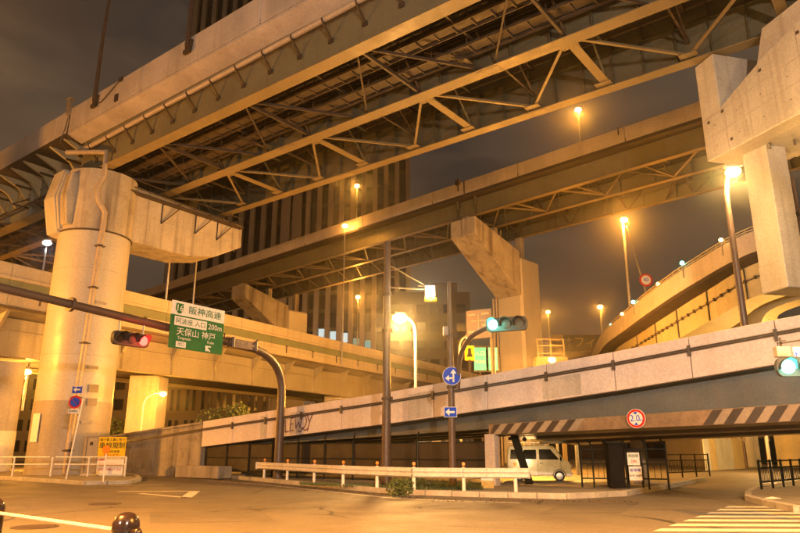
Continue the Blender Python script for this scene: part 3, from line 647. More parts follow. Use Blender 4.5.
for t in (TE + .75, TE + 3.2, TE + 5.6, TE + 7.8):
    m = MB()
    for a, b in zip(edges, edges[1:]):
        if ztop(a) - 1.2 - zg(a) > .05: m.prism([FA(a, t, zg(a)), FA(a, t, ztop(a) - 1.2), FA(b, t, ztop(b) - 1.2), FA(b, t, zg(b))], FA.v * .04)
    gd = build(m, 'girder', M['steel_e'], rmp)
    m = MB(); sE = [s for s in edges if s < 28]
    for a, b in zip(sE, sE[1:]): m.bar(FA(a, t, zg(a)), FA(b, t, zg(b)), .5, .05)
    build(m, 'bottom_flange', M['steel_e'], gd)
    if t < 24:
        m = MB()
        for a, b in zip(edges, edges[1:]): m.prism([FA(a, t - .45, ztop(a) - 1.36), FA(a, t - .45, ztop(a) - 1.3), FA(b, t - .45, ztop(b) - 1.3), FA(b, t - .45, ztop(b) - 1.36)], FA.v * .45)
        build(m, 'ledge', M['steel_e'], gd)
m = MB(); zn = lambda s: 1.99 + (13.0 - s) * .0235 + .06; zf = lambda s: 1.78 + (10 - s) * .04
sE = [s for s in edges if s < 14]
for a, b in zip(sE, sE[1:]): m.prism([FA(a, TE + .25, zn(a)), FA(b, TE + .25, zn(b)), FA(b, TE + 8.1, zf(b)), FA(a, TE + 8.1, zf(a))], UP * .03)
build(m, 'soffit_plate', M['steel_c'], rmp)
# conduits and clamps on the parapet
m = MB(); 
for dz in (.40, .47): m.tube([FA(s, TE - .07, ztop(s) - dz) for s in [47, 39] + edges], .028, 6)
cd = build(m, 'conduit', M['pipe_d'], rmp, smooth=True)
for a in edges[1:]:
    m = MB(); m.box(FA(a, TE - .05, ztop(a) - .46), .09, .1, .34, FA.u, FA.v); build(m, 'conduit_clamp', M['pipe_d'], cd)
# patched repairs
for s_, w_, h_ in ((24.4, .8, 1.1), (17.2, 1.2, 1.1), (11.0, 1.5, .8), (26.5, .5, 1.15)):
    m = MB(); m.prism([FA(s_, TE - .004, zbot(s_) + .06), FA(s_, TE - .004, zbot(s_) + h_), FA(s_ - w_, TE - .004, zbot(s_ - w_) + h_), FA(s_ - w_, TE - .004, zbot(s_ - w_) + .06)], FA.v * .01); build(m, 'repair_patch', M['conc'], rmp)
# graffiti tag on the parapet
gr_ = [[(0, .85), (.05, .1), (.4, .12)], [(.5, .1), (.55, .85), (.85, .9)], [(.5, .5), (.8, .55)], [(.5, .12), (.85, .15)], [(.95, .9), (1.05, .25), (1.3, .6), (1.45, .22), (1.6, .85), (1.9, .9), (2.05, .6), (1.9, .25), (1.55, .2)], [(2.05, 1.0), (2.3, .5), (2.65, 1.05)], [(2.3, .5), (2.15, -.02)], [(1.2, .1), (1.5, .0), (1.7, .2), (1.9, .05), (2.25, .15)]]
m = MB()
for st_ in gr_:
    for a, b in zip(st_, st_[1:]):
        f = lambda q: FA(24.7 - q[0] * .72, TE - .012, zbot(24.7 - q[0] * .72) + .12 + q[1] * .8)
        m.bar(f(a), f(b), .008, .06, FA.v.cross(f(b) - f(a)))
gz = build(m, 'graffiti', M['graffiti'], rmp)

# retaining wall at the ramp foot
rw = thing('retaining_wall', 'stained grey concrete retaining wall where the ramp meets the ground', 'retaining wall', FA(39, 23, 0))
s = 31.25
while s < 49:
    b = s + 2.2
    m = MB(); m.prism([FA(s + .01, TE + .05, 0), FA(s + .01, TE + .05, ztop(s)), FA(b - .01, TE + .05, ztop(b)), FA(b - .01, TE + .05, 0)], FA.v * .4); build(m, 'wall_panel', M['conc_dark'], rw, bevel=.02); s = b
m = MB(); m.prism([FA(31.25, TE - .02, ztop(31.25) - .12), FA(31.25, TE - .02, ztop(31.25)), FA(49, TE - .02, ztop(49)), FA(49, TE - .02, ztop(49) - .12)], FA.v * .07); build(m, 'coping', M['conc_dark'], rw)
m = MB(); m.box(FA(30.2, TE - .5, .33), 3.6, .9, .6, FA.u, FA.v); build(m, 'plinth', M['conc_dark'], rw, bevel=.04)

# dark screen fence under the ramp
sf = thing('screen_fence', 'dark brown screen fence panels closing the space beneath the ramp', 'fence', FA(22, 23.3, .15))
n = 10; x0, x1 = 31.0, 13.4; w = (x0 - x1) / n
for k in range(n):
    a = x0 - w * k; b = a - w
    zt = 1.72
    m = MB(); m.box(FA((a + b) / 2, TE + .25, (.35 + zt) / 2), w - .07, .03, zt - .35, FA.u, FA.v)
    pn = build(m, 'screen_panel', M['fence'], sf)
    m = MB()
    for dz in (.4, 1.05, zt): m.bar(FA(a, TE + .22, dz), FA(b, TE + .22, dz), .04, .05)
    build(m, 'rail', M['fence_d'], sf)
    m = MB(); m.bar(FA(a, TE + .2, .1), FA(a, TE + .2, 1.8), .07, .07); m.bar(FA(a, TE + .2, 1.8), FA(a - .22, TE + .05, 2.15), .05, .05); build(m, 'post', M['fence_d'], sf)
# open post and rail fence round the car park
pf_ = thing('parking_fence', 'dark open railing with cranked posts in front of the white van', 'fence', FA(9, 23.6, .15))
pts_f = [FA(10.0, 23.7), FA(9.6, 23.8), FA(9.1, 24), FA(8.5, 24.2), FA(7.9, 24.5), FA(7.3, 24.7)]
for i, p in enumerate(pts_f):
    m = MB(); m.bar(p + UP * .1, p + UP * 1.6, .05, .05); m.bar(p + UP * 1.6, p + UP * 1.78 + V((-.12, .1, 0)), .045, .045); build(m, 'post', M['fence_d'], pf_)
for p, q in zip(pts_f, pts_f[1:]):
    m = MB()
    for z in (.45, .95, 1.45): m.bar(p + UP * z, q + UP * z, .035, .045)
    m.bar(p + UP * .45, p + UP * 1.45, .03, .03); n_ = max(2, int((q - p).length / .16))
    for j in range(1, n_): c = p + (q - p) * j / n_; m.bar(c + UP * .45, c + UP * .95, .015, .015)
    build(m, 'railing', M['fence_d'], pf_)
# support post of the height-limit beam
hb = thing('height_limit_barrier', 'worn height-limit beam with slanting hazard stripes across the underpass mouth', 'height barrier', FA(13.0, 22.9, .15))
TB = 22.75
zb0 = lambda s: 1.98 + (13.0 - s) * .0235; zb1 = lambda s: 2.36 + (13.0 - s) * .035
m = MB(); m.prism([FA(13.2, TB, zb0(13.2)), FA(13.2, TB, zb1(13.2)), FA(-14, TB, zb1(-14)), FA(-14, TB, zb0(-14))], FA.v * .22); bm_ = build(m, 'beam', M['rust_beam'], hb, bevel=.015)
def stripe(s, wd_, m_):
    sh = .34
    cl = lambda v: max(-13.9, min(13.15, v))
    m = MB(); y = TB - .008
    p0, p1, p2, p3 = cl(s), cl(s - sh), cl(s - sh - wd_), cl(s - wd_)
    m.prism([FA(p0, y, zb0(p0) + .015), FA(p1, y, zb1(p1) - .015), FA(p2, y, zb1(p2) - .015), FA(p3, y, zb0(p3) + .015)], FA.v * .012); build(m, 'hazard_stripe', m_, bm_)
k = 0; s = 13.3
while s > -8:
    if s > 9.9 or s < 5.6: stripe(s, .3, M['hazard_d']); stripe(s - .3, .3, M['hazard_l'])
    s -= .6
m = MB(); m.box(FA(13.15, TB + .12, 1.05), .42, .4, 1.9, FA.u, FA.v); build(m, 'post', M['conc_pink'], hb, bevel=.02)
m = MB(); m.bar(FA(12.6, TB + .9, 1.95), FA(11.7, TB + .2, .25), .28, .1); build(m, 'raking_strut', M['fence_d'], hb)
# thin longitudinal members seen through the underpass
for t, z in ((TE + 1.6, 0), (TE + 4.4, .05)):
    m = MB()
    for a, b in zip(edges[7:], edges[8:]): m.bar(FA(a, t, zn(a) * (1 - (t - TE) / 8) + zf(a) * (t - TE) / 8 - .1), FA(b, t, zn(b) * (1 - (t - TE) / 8) + zf(b) * (t - TE) / 8 - .1), .12, .12)
    build(m, 'service_duct', M['pipe_d'], rmp)
for s_ in (9.4, 2.0):
    for t in (TE + 5.2,):
        m = MB(); m.box(FA(s_, t, 1.2), .5, .5, 2.5, FA.u, FA.v); build(m, 'support_column', M['conc_cap'], rmp, bevel=.03)
m = MB(); m.box(FA(28.5, TE + 4.5, .9), .3, 7.5, 2.0, FA.u, FA.v); build(m, 'abutment', M['conc_dark'], rmp)
# round 2.0 m sign
def disc(c, nrm, r, mats, parent, rings, th=.02):
    nrm = V(nrm).normalized()
    for i, (rr, mm_, nm) in enumerate(rings):
        m = MB(); m.lathe(V(c) + nrm * (i * .006), [(rr, -th / 2), (rr, th / 2)], 32, nrm); build(m, nm, mm_, parent, smooth=True)
nA = -FA.v
c = FA(7.52, 22.62, 2.42)
t = thing('height_limit_sign', 'round red-rimmed 2.0m height limit sign on the underpass beam', 'sign', c)
disc(c, nA, .3, None, t, [(.31, M['swhite'], 'backing'), (.295, M['red'], 'rim'), (.225, M['swhite'], 'face')])
text('2.0', .30, c + nA * .03 - FA.u * -.03, -FA.u, UP, M['blue'], t, stretch=.9); text('m', .14, c + nA * .03 - FA.u * .17 - UP * .05, -FA.u, UP, M['blue'], t)
m = MB(); 
for sg in (1, -1): m.prism([c + nA * .028 + UP * sg * .21 - FA.u * .07, c + nA * .028 + UP * sg * .21 + FA.u * .07, c + nA * .028 + UP * sg * .12], nA * .006)
build(m, 'arrow', M['blue'], t)

# ================================================================== VAN in the car park
def van(loc, rz):
    t = thing('parked_van', 'small white cab-over van parked under the ramp behind the railing, facing right', 'van', (0, 0, 0))
    # x forward, y left, side profile
    body = [(-1.65, .28), (-1.66, 1.0), (-1.6, 1.72), (-1.45, 1.82), (.55, 1.84), (.78, 1.78), (1.3, 1.12), (1.55, .98), (1.63, .75), (1.66, .35), (1.6, .25)]
    m = MB(); vs = []; 
    for y, ins in ((-.73, .0), (.73, .0)): pass
    sec = [(-.735, 0), (.735, 0)]
    n = len(body)
    def yy(z): return .735 if z < 1.05 else .735 - (z - 1.05) * .14
    m.add([(x, -yy(z), z) for x, z in body] + [(x, yy(z), z) for x, z in body], [tuple(range(n)), tuple(range(2 * n - 1, n - 1, -1))] + [(i, n + i, n + (i + 1) % n, (i + 1) % n) for i in range(n)])
    build(m, 'body', M['van'], t, bevel=.035, smooth=True)
    for sd in (-1, 1):
        f = lambda x, z, o=.006: V((x, sd * (yy(z) + o), z))
        for nm, q in (('side_window', [(-1.5, 1.12), (-1.45, 1.6), (-.85, 1.6), (-.85, 1.12)]), ('side_window', [(-.78, 1.12), (-.78, 1.6), (-.12, 1.6), (-.12, 1.12)]), ('door_window', [(.02, 1.1), (.02, 1.62), (.62, 1.62), (1.05, 1.1)])):
            m = MB(); m.prism([f(x, z) for x, z in q], V((0, -sd * .02, 0))); build(m, nm, M['glass'], t)
        m = MB()
        for x in (-.05, 1.12): m.bar(f(x, .35), f(x, 1.08), .012, .012)
        m.bar(f(-.05, .34), f(1.12, .34), .012, .012); m.bar(f(-.82, .35), f(-.82, 1.75), .012, .012); build(m, 'door_seam', M['black'], t)
        m = MB(); m.box(f(.12, .92, .02), .14, .03, .03); m.box(f(-.7, .92, .02), .14, .03, .03); build(m, 'door_handle', M['black'], t)
        m = MB(); m.box(V((1.12, sd * .86, 1.15)), .06, .14, .2); m.bar((1.1, sd * .72, 1.1), (1.12, sd * .82, 1.12), .03, .03); build(m, 'wing_mirror', M['black'], t)
        m = MB(); m.box(V((1.635, sd * .55, .78)), .06, .26, .17); build(m, 'headlight', M['steel_rail'], t, bevel=.02)
        for x in (-1.05, 1.02):
            m = MB(); m.lathe((x, sd * .66, .27), [(.2, -.09), (.27, -.08), (.27, .08), (.2, .09)], 24, V((0, 1, 0))); w = build(m, 'tyre', M['rubber'], t, smooth=True)
            m = MB(); m.lathe((x, sd * .70, .27), [(.16, -.06), (.17, .05), (.1, .06)], 16, V((0, sd, 0))); build(m, 'rim', M['galv'], w, smooth=True)
            m = MB(); m.tube([V((x + .33 * math.cos(a), sd * .737, .27 + .33 * math.sin(a))) for a in [R(i) for i in range(0, 181, 20)]], .02, 6); build(m, 'wheel_arch', M['black'], t)
    m = MB(); m.prism([V((.84, -.58, 1.72)), V((.84, .58, 1.72)), V((1.27, .66, 1.17)), V((1.27, -.66, 1.17))], V((.012, 0, .01))); build(m, 'windscreen', M['glass'], t)
    m = MB(); m.box((1.66, 0, .4), .08, 1.44, .22); build(m, 'bumper', M['van'], t, bevel=.02)
    m = MB(); m.box((1.7, 0, .42), .02, .33, .16); build(m, 'licence_plate', M['yellow'], t)
    m = MB()
    for x in (-1.2, -.2, .4): m.bar((x, -.6, 1.93), (x, .6, 1.93), .04, .03); m.bar((x, -.6, 1.84), (x, -.6, 1.95), .03, .03); m.bar((x, .6, 1.84), (x, .6, 1.95), .03, .03)
    for y in (-.25, .05, .3): m.bar((-1.6, y, 1.97), (1.2, y, 1.97), .06, .04)
    build(m, 'roof_rack', M['steel_rail'], t)
    t.location = loc; t.rotation_euler.z = rz
    return t
vn = van((6.72, 33.6, 0), R(-10)); vn.scale = (.9, .9, .9)

# ================================================================== guard rail, kerbside furniture
grl = thing('guard_rail', 'long white crash barrier on the island kerb in front of the ramp', 'guard rail', at_z(400, 490, .1))
foot = [at_z(*p, .12) for p in [(258, 478), (264, 478.4), (287, 480.8), (314, 483.6), (343, 486.3), (377, 488.6), (414, 491), (464, 492), (516, 492.4), (530, 492.6)]]
m = MB()
for a, b in zip(foot, foot[1:]):
    d = (b - a).normalized(); nn = V((d.y, -d.x, 0))
    prof = [(.0, .43), (.06, .47), (.06, .53), (.0, .57), (.06, .62), (.06, .69), (.0, .74)]
    vs = [V((p.x, p.y, .12)) + nn * (o + .06) + UP * z for p in (a, b) for o, z in prof] + [V((p.x, p.y, .12)) + nn * (o + .05) + UP * z for p in (a, b) for o, z in prof]
    k = len(prof); fs_ = [(i, i + 1, k + i + 1, k + i) for i in range(k - 1)] + [(2 * k + i, 3 * k + i, 3 * k + i + 1, 2 * k + i + 1) for i in range(k - 1)]
    m.add(vs, fs_)
build(m, 'beam_rail', M['rail'], grl, rec=False)
for p in foot[1:-1]:
    m = MB(); b = V((p.x, p.y, .1)); m.tube([b, b + UP * .78], .06, 10); po = build(m, 'post', M['white'], grl, smooth=True)
    m = MB(); m.lathe(b + UP * .88 + V((0, -.03, 0)), [(.055, -.015), (.055, .015)], 14, V((0, -1, 0))); m.bar(b + UP * .74, b + UP * .84, .02, .02); build(m, 'reflector', M['orange'], po)
for p, q in ((foot[0], foot[1]), (foot[-1], foot[-2])):
    m = MB(); d = (q - p).normalized(); nn = V((d.y, -d.x, 0)); m.box(V((p.x, p.y, .12)) + nn * .09 + UP * .585, .05, .12, .33, d, nn); build(m, 'end_cap', M['rail'], grl)
# small white board leaning behind the barrier
c = at_y(487, 480, 24.3); t = thing('leaning_board', 'small white board leaning behind the right end of the crash barrier', 'board', V((c.x, c.y, .12)))
m = MB(); m.box(c, .42, .04, .6, V((1, 0, .1)).normalized(), V((0, 1, .15)).normalized(), V((-.1, -.15, 1)).normalized()); m2 = build(m, 'panel', M['white'], t, bevel=.01)
m = MB(); m.bar(c + V((-.15, .05, -.3)), c + V((-.12, .35, -.3)), .03, .03); m.bar(c + V((.1, .02, .25)), c + V((.1, .35, -.3)), .03, .03); build_each(m, 'stay', M['white'], t)

# grass and shrubs on the island
def foliage(name, label, cat, blobs, n, size, m_=M['leaf'], kind=None, trunk=None):
    t = None
    m = MB(); rnd = random.Random(hash(name + label) % 1000 if False else len(label))
    for i in range(n):
        c, r, sq = blobs[rnd.randrange(len(blobs))]
        while True:
            d = V((rnd.uniform(-1, 1), rnd.uniform(-1, 1), rnd.uniform(-1, 1)))
            if .3 < d.length < 1: break
        d = d.normalized() * (d.length ** .5)
        p = V(c) + V((d.x * r, d.y * r, d.z * r * sq)) * (1 + .25 * noise.noise(V(c) + d * 2.5))
        if p.z < .05: continue
        a = V((rnd.gauss(0, 1), rnd.gauss(0, 1), rnd.gauss(0, 1))).normalized(); b = a.orthogonal().normalized(); s_ = size * rnd.uniform(.6, 1.3)
        m.add([p - a * s_, p + b * s_ * .45, p + a * s_, p - b * s_ * .45], [(0, 1, 2, 3)])
    return m
m = MB(); rg = random.Random(3)
for i in range(5200):
    u_ = rg.random(); px = 398 + 85 * u_; base = FA(0, 0); p = at_z(px, 487 + rg.uniform(-2.2, 3.2), .13); h_ = rg.uniform(.05, .2) * (1.7 if 392 < px < 425 else 1) * (.35 + 1.3 * max(0, .35 + noise.noise(p * 1.3)))
    d = V((rg.gauss(0, .35), rg.gauss(0, .35), 1)) * h_; w_ = V((rg.gauss(0, 1), rg.gauss(0, 1), 0)).normalized() * .012
    m.add([p - w_, p + w_, p + d], [(0, 1, 2)])
for i in range(1500):
    px = 300 + 100 * rg.random(); p = at_z(px, 484 + (px - 300) * .035 + rg.uniform(-1, 1), .13); h_ = rg.uniform(.03, .12)
    m.add([p, p + V((.03, 0, 0)), p + V((rg.gauss(0, .04), rg.gauss(0, .04), h_))], [(0, 1, 2)])
gs = build(m, 'grass', M['leaf'], None, rec=False); tag(gs, 'green weeds and grass along the island behind the crash barrier', 'grass', kind='stuff')
blobs = [(at_z(397, 487.5, .3), .35, .8), (at_z(405, 487.5, .3), .3, .8)]
m = foliage('bush', 'low leafy bush', 'bush', blobs, 900, .05); b_ = build(m, 'low_bush', M['leaf'], None, rec=False, org=blobs[0][0] * 1); tag(b_, 'low leafy bush behind the crash barrier beside the brown utility pole', 'bush')

# ================================================================== poles
def curve_pts(p0, p1, p2, n=8): return [p0 * (1 - t) ** 2 + p1 * 2 * t * (1 - t) + p2 * t * t for t in [i / n for i in range(n + 1)]]
# gantry arm pole
gb = V((-5.7, 32.5, .1)); gd_ = V((-.55, -.83, 0)).normalized()
K = lambda k: V((-5.7 - .55 * k, 32.5 - .83 * k, 6.02 + (k - 2.57) * .05))
gt = thing('sign_gantry', 'brown curved cantilever pole whose long arm reaches left across the road', 'gantry', gb)
m = MB(); arc = curve_pts(V((-5.7, 32.5, 4.0)), V((-5.7, 32.5, 5.85)), K(2.4), 8)
m.tube([gb, gb + UP * 2] + arc, [.22, .2] + [.19] * 9, 14); build(m, 'pole', M['brown_pole'], gt, smooth=True)
m = MB(); m.tube([K(2.4), K(8), K(16)], [.19, .16, .13], 14); m.tube([K(11.0), K(11.12)], .26, 14); m.tube([K(3.6), K(3.7)], .24, 14); build(m, 'arm', M['brown_pole'], gt, smooth=True)
m = MB(); m.box(gb + UP * .03, .55, .55, .06); 
for dx in (-.2, .2):
    for dy in (-.2, .2): m.box(gb + V((dx, dy, .08)), .05, .05, .06)
build(m, 'base_plate', M['steel_d'], gt)
Xs = -gd_; Ns = V((Xs.y, -Xs.x, 0))      # sign plane: X to the viewer's right, N toward the viewer
if Ns.y > 0: Ns = -Ns
# direction sign
k0 = 6.95; k1 = 4.15
cS = (K(k0) + K(k1)) / 2; cS = V((cS.x, cS.y, 6.38)) + Ns * .25
wS = (K(k0) - K(k1)).length; hS = 1.95
ds = thing('direction_sign', 'green and white expressway direction sign with route 16 shield hanging from the long arm', 'road sign', cS)
m = MB(); m.box(cS - UP * .29, wS, .05, hS * .70, Xs, Ns); build(m, 'green_panel', M['green'], ds)
m = MB(); m.box(cS + UP * (hS * .5 - hS * .15), wS, .05, hS * .295, Xs, Ns); build(m, 'white_panel', M['swhite'], ds)
f = Ns * .032
sx = lambda x, y: cS + Xs * (x * wS) + UP * (y * hS) + f
m = MB(); m.prism([sx(-.43, .45), sx(-.30, .45), sx(-.295, .32), sx(-.33, .25), sx(-.365, .225), sx(-.40, .25), sx(-.435, .32)], Ns * .004); build(m, 'route_shield', M['green'], ds)
text('16', .38, sx(-.365, .345) + Ns * .006, Xs, UP, M['swhite'], ds)
text('阪神高速', .36, sx(.12, .34), Xs, UP, M['green'], ds, stretch=1.25)
m = MB(); m.prism([sx(-.44, .17), sx(.16, .17), sx(.16, -.02), sx(-.44, -.02)], Ns * .004); build(m, 'white_plate', M['swhite'], ds)
text('阿波座 入口', .27, sx(-.14, .07) + Ns * .005, Xs, UP, M['green'], ds, stretch=1.1)
text('200m', .34, sx(.325, .07), Xs, UP, M['swhite'], ds)
text('天保山 神戸', .34, sx(-.02, -.15), Xs, UP, M['swhite'], ds, stretch=1.15)
text('Tenpozan', .17, sx(-.24, -.275), Xs, UP, M['swhite'], ds); text('Kobe', .17, sx(.26, -.275), Xs, UP, M['swhite'], ds)
m = MB(); m.prism([sx(-.38, -.35), sx(-.2, -.35), sx(-.2, -.47), sx(-.38, -.47)], Ns * .004)
build(m, 'plate', M['swhite'], ds); text('出口', .17, sx(-.29, -.41) + Ns * .006, Xs, UP, M['green'], ds, name='lettering')
m = MB(); m.prism([sx(.16, -.35), sx(.27, -.35), sx(.27, -.38), sx(.21, -.38), sx(.21, -.47), sx(.17, -.47)], Ns * .004); m.bar(sx(.185, -.40), sx(.26, -.47), .01, .07, Xs); build(m, 'arrow', M['swhite'], ds)
m = MB(); 
for x in (-.35, .35): m.bar(cS + Xs * (x * wS) - Ns * .06 + UP * .9, cS + Xs * (x * wS) - Ns * .06 - UP * .9, .06, .06)
m.bar(cS - Xs * (.35 * wS) - Ns * .08 - UP * .1, cS + Xs * (.35 * wS) - Ns * .08 - UP * .1, .08, .08); build(m, 'frame', M['galv'], ds)
# street name sign
cN = (K(3.3) + K(2.3)) / 2 + Ns * .22; nsn = thing('street_name_sign', 'small plum street name board clamped where the gantry arm bends', 'road sign', cN)
m = MB(); m.box(cN, 1.45, .05, .38, Xs, Ns); build(m, 'panel', M['purple'], nsn, bevel=.01)
text('本町通', .24, cN + f - Xs * .12, Xs, UP, M['hazard_l'], nsn, stretch=1.3)
m = MB(); m.prism([cN + f + Xs * .42 + UP * .04, cN + f + Xs * .56 + UP * .04, cN + f + Xs * .56 + UP * .1, cN + f + Xs * .68, cN + f + Xs * .56 - UP * .1, cN + f + Xs * .56 - UP * .04, cN + f + Xs * .42 - UP * .04], Ns * .004); build(m, 'arrow', M['hazard_l'], nsn)
m = MB()
for x in (-.7, .7): m.tube([cN + Xs * x - UP * .2, cN + Xs * x + UP * .25], .09, 10)
build_each(m, 'clamp', M['brown_pole'], nsn, smooth=True)

def signal(c, X, Nn, lit, label, scale=1., plate=None):
    X = V(X).normalized(); Nn = V(Nn).normalized(); Z = UP
    t = thing('traffic_signal', label, 'traffic light', c)
    m = MB(); prf = []
    for i in range(24):
        a = 2 * math.pi * i / 24; x = (.42 + .2 * abs(math.cos(a)) ** .5) * (1 if math.cos(a) > 0 else -1) * scale; y = .21 * math.sin(a) * scale; prf.append(V(c) + X * x + Z * y - Nn * .08 * scale)
    m.prism(prf, Nn * .16 * scale); build(m, 'housing', M['signal_grey'], t)
    cols = {'green': (G_TEAL, M['fence_d']), 'amber': (G_AMB, M['hazard_d']), 'red': (G_RED, M['steel_d'])}
    for i, nm in enumerate(('green', 'amber', 'red')):
        p = V(c) + X * ((i - 1) * .40 * scale) + Nn * .08 * scale
        m = MB(); m.lathe(p, [(.15 * scale, -.01), (.15 * scale, .02 * scale), (.1 * scale, .04 * scale)], 24, Nn); build(m, 'lens', cols[nm][0 if nm == lit else 1], t, smooth=True, label=(nm + ' lens' + (', lit' if nm == lit else ', dark')))
        m = MB(); n = 14; r1 = .175 * scale
        A = [R(-20 + 220 * j / n) for j in range(n + 1)]
        v0 = [p + X * (r1 * math.cos(a)) + Z * (r1 * math.sin(a)) for a in A]; v1 = [q + Nn * ((.10 + .18 * max(0, math.sin(a))) * scale) for q, a in zip(v0, A)]
        v2 = [p + X * ((r1 - .012) * math.cos(a)) + Z * ((r1 - .012) * math.sin(a)) for a in A]; v3 = [q + Nn * ((.10 + .18 * max(0, math.sin(a))) * scale) for q, a in zip(v2, A)]
        k = n + 1; m.add(v0 + v1 + v2 + v3, [(j, j + 1, k + j + 1, k + j) for j in range(n)] + [(2 * k + j, 3 * k + j, 3 * k + j + 1, 2 * k + j + 1) for j in range(n)]); build(m, 'visor', M['signal_grey'], t, rec=False)
        if nm == lit:
            add_light(t, p + Nn * .5 * scale, {'green': (.1, 1, .7), 'amber': (1, .5, .1), 'red': (1, .05, .03)}[nm], 16 * scale, .1, down=False)
    m = MB(); 
    for x in ((-.42, .42) if lit == 'red' else (0,)): m.bar(V(c) + X * x * scale - Nn * (0 if lit == 'red' else .12) + Z * .18 * scale, V(c) + X * x * scale - Nn * (0 if lit == 'red' else .12) + Z * (.5 if lit == 'red' else .1) * scale, .05, .05)
    build_each(m, 'hanger', M['galv'], t)
    return t
cR = K(8.6) - UP * .82 + Ns * .12
signal(cR, Xs, Ns, 'red', 'horizontal traffic light showing red, hanging under the long brown arm', 1.25)
# slim white rod holding the arm up at the sign
# brown utility pole
ub = V((-.53, 26.58, .12)); up = thing('utility_pole', 'tall straight brown utility pole behind the crash barrier', 'utility pole', ub)
m = MB(); m.tube([ub, ub + UP * 2.4, ub + UP * 9.7], [.2, .17, .13], 12); build(m, 'shaft', M['brown_pole'], up, smooth=True)
for z in (5.9, 7.4, 3.2):
    m = MB(); m.tube([ub + UP * z, ub + UP * (z + .1)], .2, 12); m.box(ub + UP * (z + .05) + V((.2, 0, 0)), .1, .14, .14); build(m, 'band', M['steel_d'], up)
m = MB(); m.tube([ub + UP * 8.75, ub + V((1.55, .4, 7.95))], .025, 6); m.tube([ub + UP * 7.75, ub + V((1.55, .4, 7.75))], .035, 6); build(m, 'bracket', M['steel_y'], up)
lc = at_y(430, 294, 27.0); lb = thing('lit_box_sign', 'small white illuminated box with two amber lamps held out beside the brown pole', 'lamp', lc)
m = MB(); m.box(lc + UP * .1, .42, .3, .5); build(m, 'housing', M['white'], lb, bevel=.02)
m = MB(); m.box(lc + V((-.02, -.16, .1)), .34, .02, .42); build(m, 'lit_panel', G_WHITE, lb)
m = MB(); m.box(lc + V((.02, 0, -.24)), .5, .2, .14); build(m, 'lamp_bar', M['yellow'], lb)
for dx in (-.12, .14):
    m = MB(); m.ball(lc + V((dx, -.12, -.24)), .085, 8); build(m, 'amber_lamp', G_AMB, lb, smooth=True)
add_light(lb, lc + V((0, -.4, 0)), (1, .8, .5), 60, .1, down=False)
m = MB(); m.bar(lc + V((-.25, 0, .3)), lc + V((.3, 0, .33)), .03, .03); m.bar(lc + V((-.5, .0, .35)), lc + V((0, 0, .3)), .04, .04); build(m, 'hanger', M['steel_y'], lb)
# green-signal pole
sb = V((1.86, 24.5, .12)); spole = thing('signal_pole', 'straight brown pole with curved arm carrying the green traffic light', 'signal pole', sb)
m = MB(); m.tube([sb, sb + UP * 3.9, sb + UP * 7.45], [.13, .12, .07], 12); build(m, 'shaft', M['brown_pole'], spole, smooth=True)
tip = V((3.15, 21.0, 5.35))
m = MB(); p0 = V((2.08, 24.4, 3.55)); arc = curve_pts(V((2.12, 24.3, 4.2)), V((2.2, 24.0, 5.3)), V((2.75, 22.4, 5.33)), 8)
m.tube([p0] + arc + [tip], [.1, .1] + [.085] * 8 + [.07], 12); build(m, 'arm', M['brown_pole'], spole, smooth=True)
for z in (3.45, 4.05, 5.35):
    m = MB(); m.tube([sb + UP * z, sb + UP * (z + .1)], .16, 12); m.box(sb + UP * (z + .05) + V((.14, 0, 0)), .24, .12, .1); build(m, 'band', M['steel_d'], spole)
m = MB(); m.box(sb + UP * 5.55 + V((-.16, -.1, 0)), .2, .18, .36); build(m, 'control_box', M['brown_pole'], spole, bevel=.02)
signal(V((3.35, 20.6, 5.22)), V((.93, -.36, 0)), V((-.36, -.93, 0)), 'green', 'horizontal traffic light showing green on the curved arm before the tall pier', 1.05)
# blue signs
def blue_round(c, Nn, parent_lab):
    t = thing('turn_sign', parent_lab, 'road sign', c); disc(c, Nn, .32, None, t, [(.33, M['swhite'], 'backing'), (.315, M['blue'], 'face')])
    X = V((1, 0, 0)); z = c + V((0, -.03, 0)); m = MB()
    m.bar(z + UP * -.22 + X * .06, z + UP * .1 + X * .06, .006, .06, X); m.prism([z + X * -.05 + UP * .09, z + X * .17 + UP * .09, z + X * .06 + UP * .24], V((0, -.006, 0)))
    m.box(z + X * -.02 + UP * -.08, .18, .006, .06); m.prism([z + X * -.10 + UP * .03, z + X * -.10 + UP * -.19, z + X * -.24 + UP * -.08], V((0, -.006, 0)))
    build(m, 'arrow', M['swhite'], t)
    m = MB(); m.box(c + V((0, .08, 0)), .1, .14, .06); build(m, 'bracket', M['galv'], t)
blue_round(V((1.87, 24.25, 4.0)), V((0, -1, 0)), 'round blue sign with up and left arrows on the signal pole')
c = at_y(450.5, 412, 24.27); t = thing('one_way_sign', 'rectangular blue one-way sign with white left arrow, low on the signal pole', 'road sign', c)
m = MB(); m.box(c, .46, .02, .36); build(m, 'backing', M['swhite'], t); m = MB(); m.box(c + V((0, -.012, 0)), .43, .01, .33); build(m, 'face', M['blue'], t)
m = MB(); z = c + V((0, -.02, 0)); m.box(z + V((.05, 0, 0)), .2, .006, .07); m.prism([z + V((-.04, 0, .13)), z + V((-.04, 0, -.13)), z + V((-.18, 0, 0))], V((0, -.006, 0))); build(m, 'arrow', M['swhite'], t)
m = MB(); m.box(c + V((.05, .1, 0)), .1, .16, .06); build(m, 'bracket', M['galv'], t)

# ================================================================== left pavement furniture
yb = 35.4
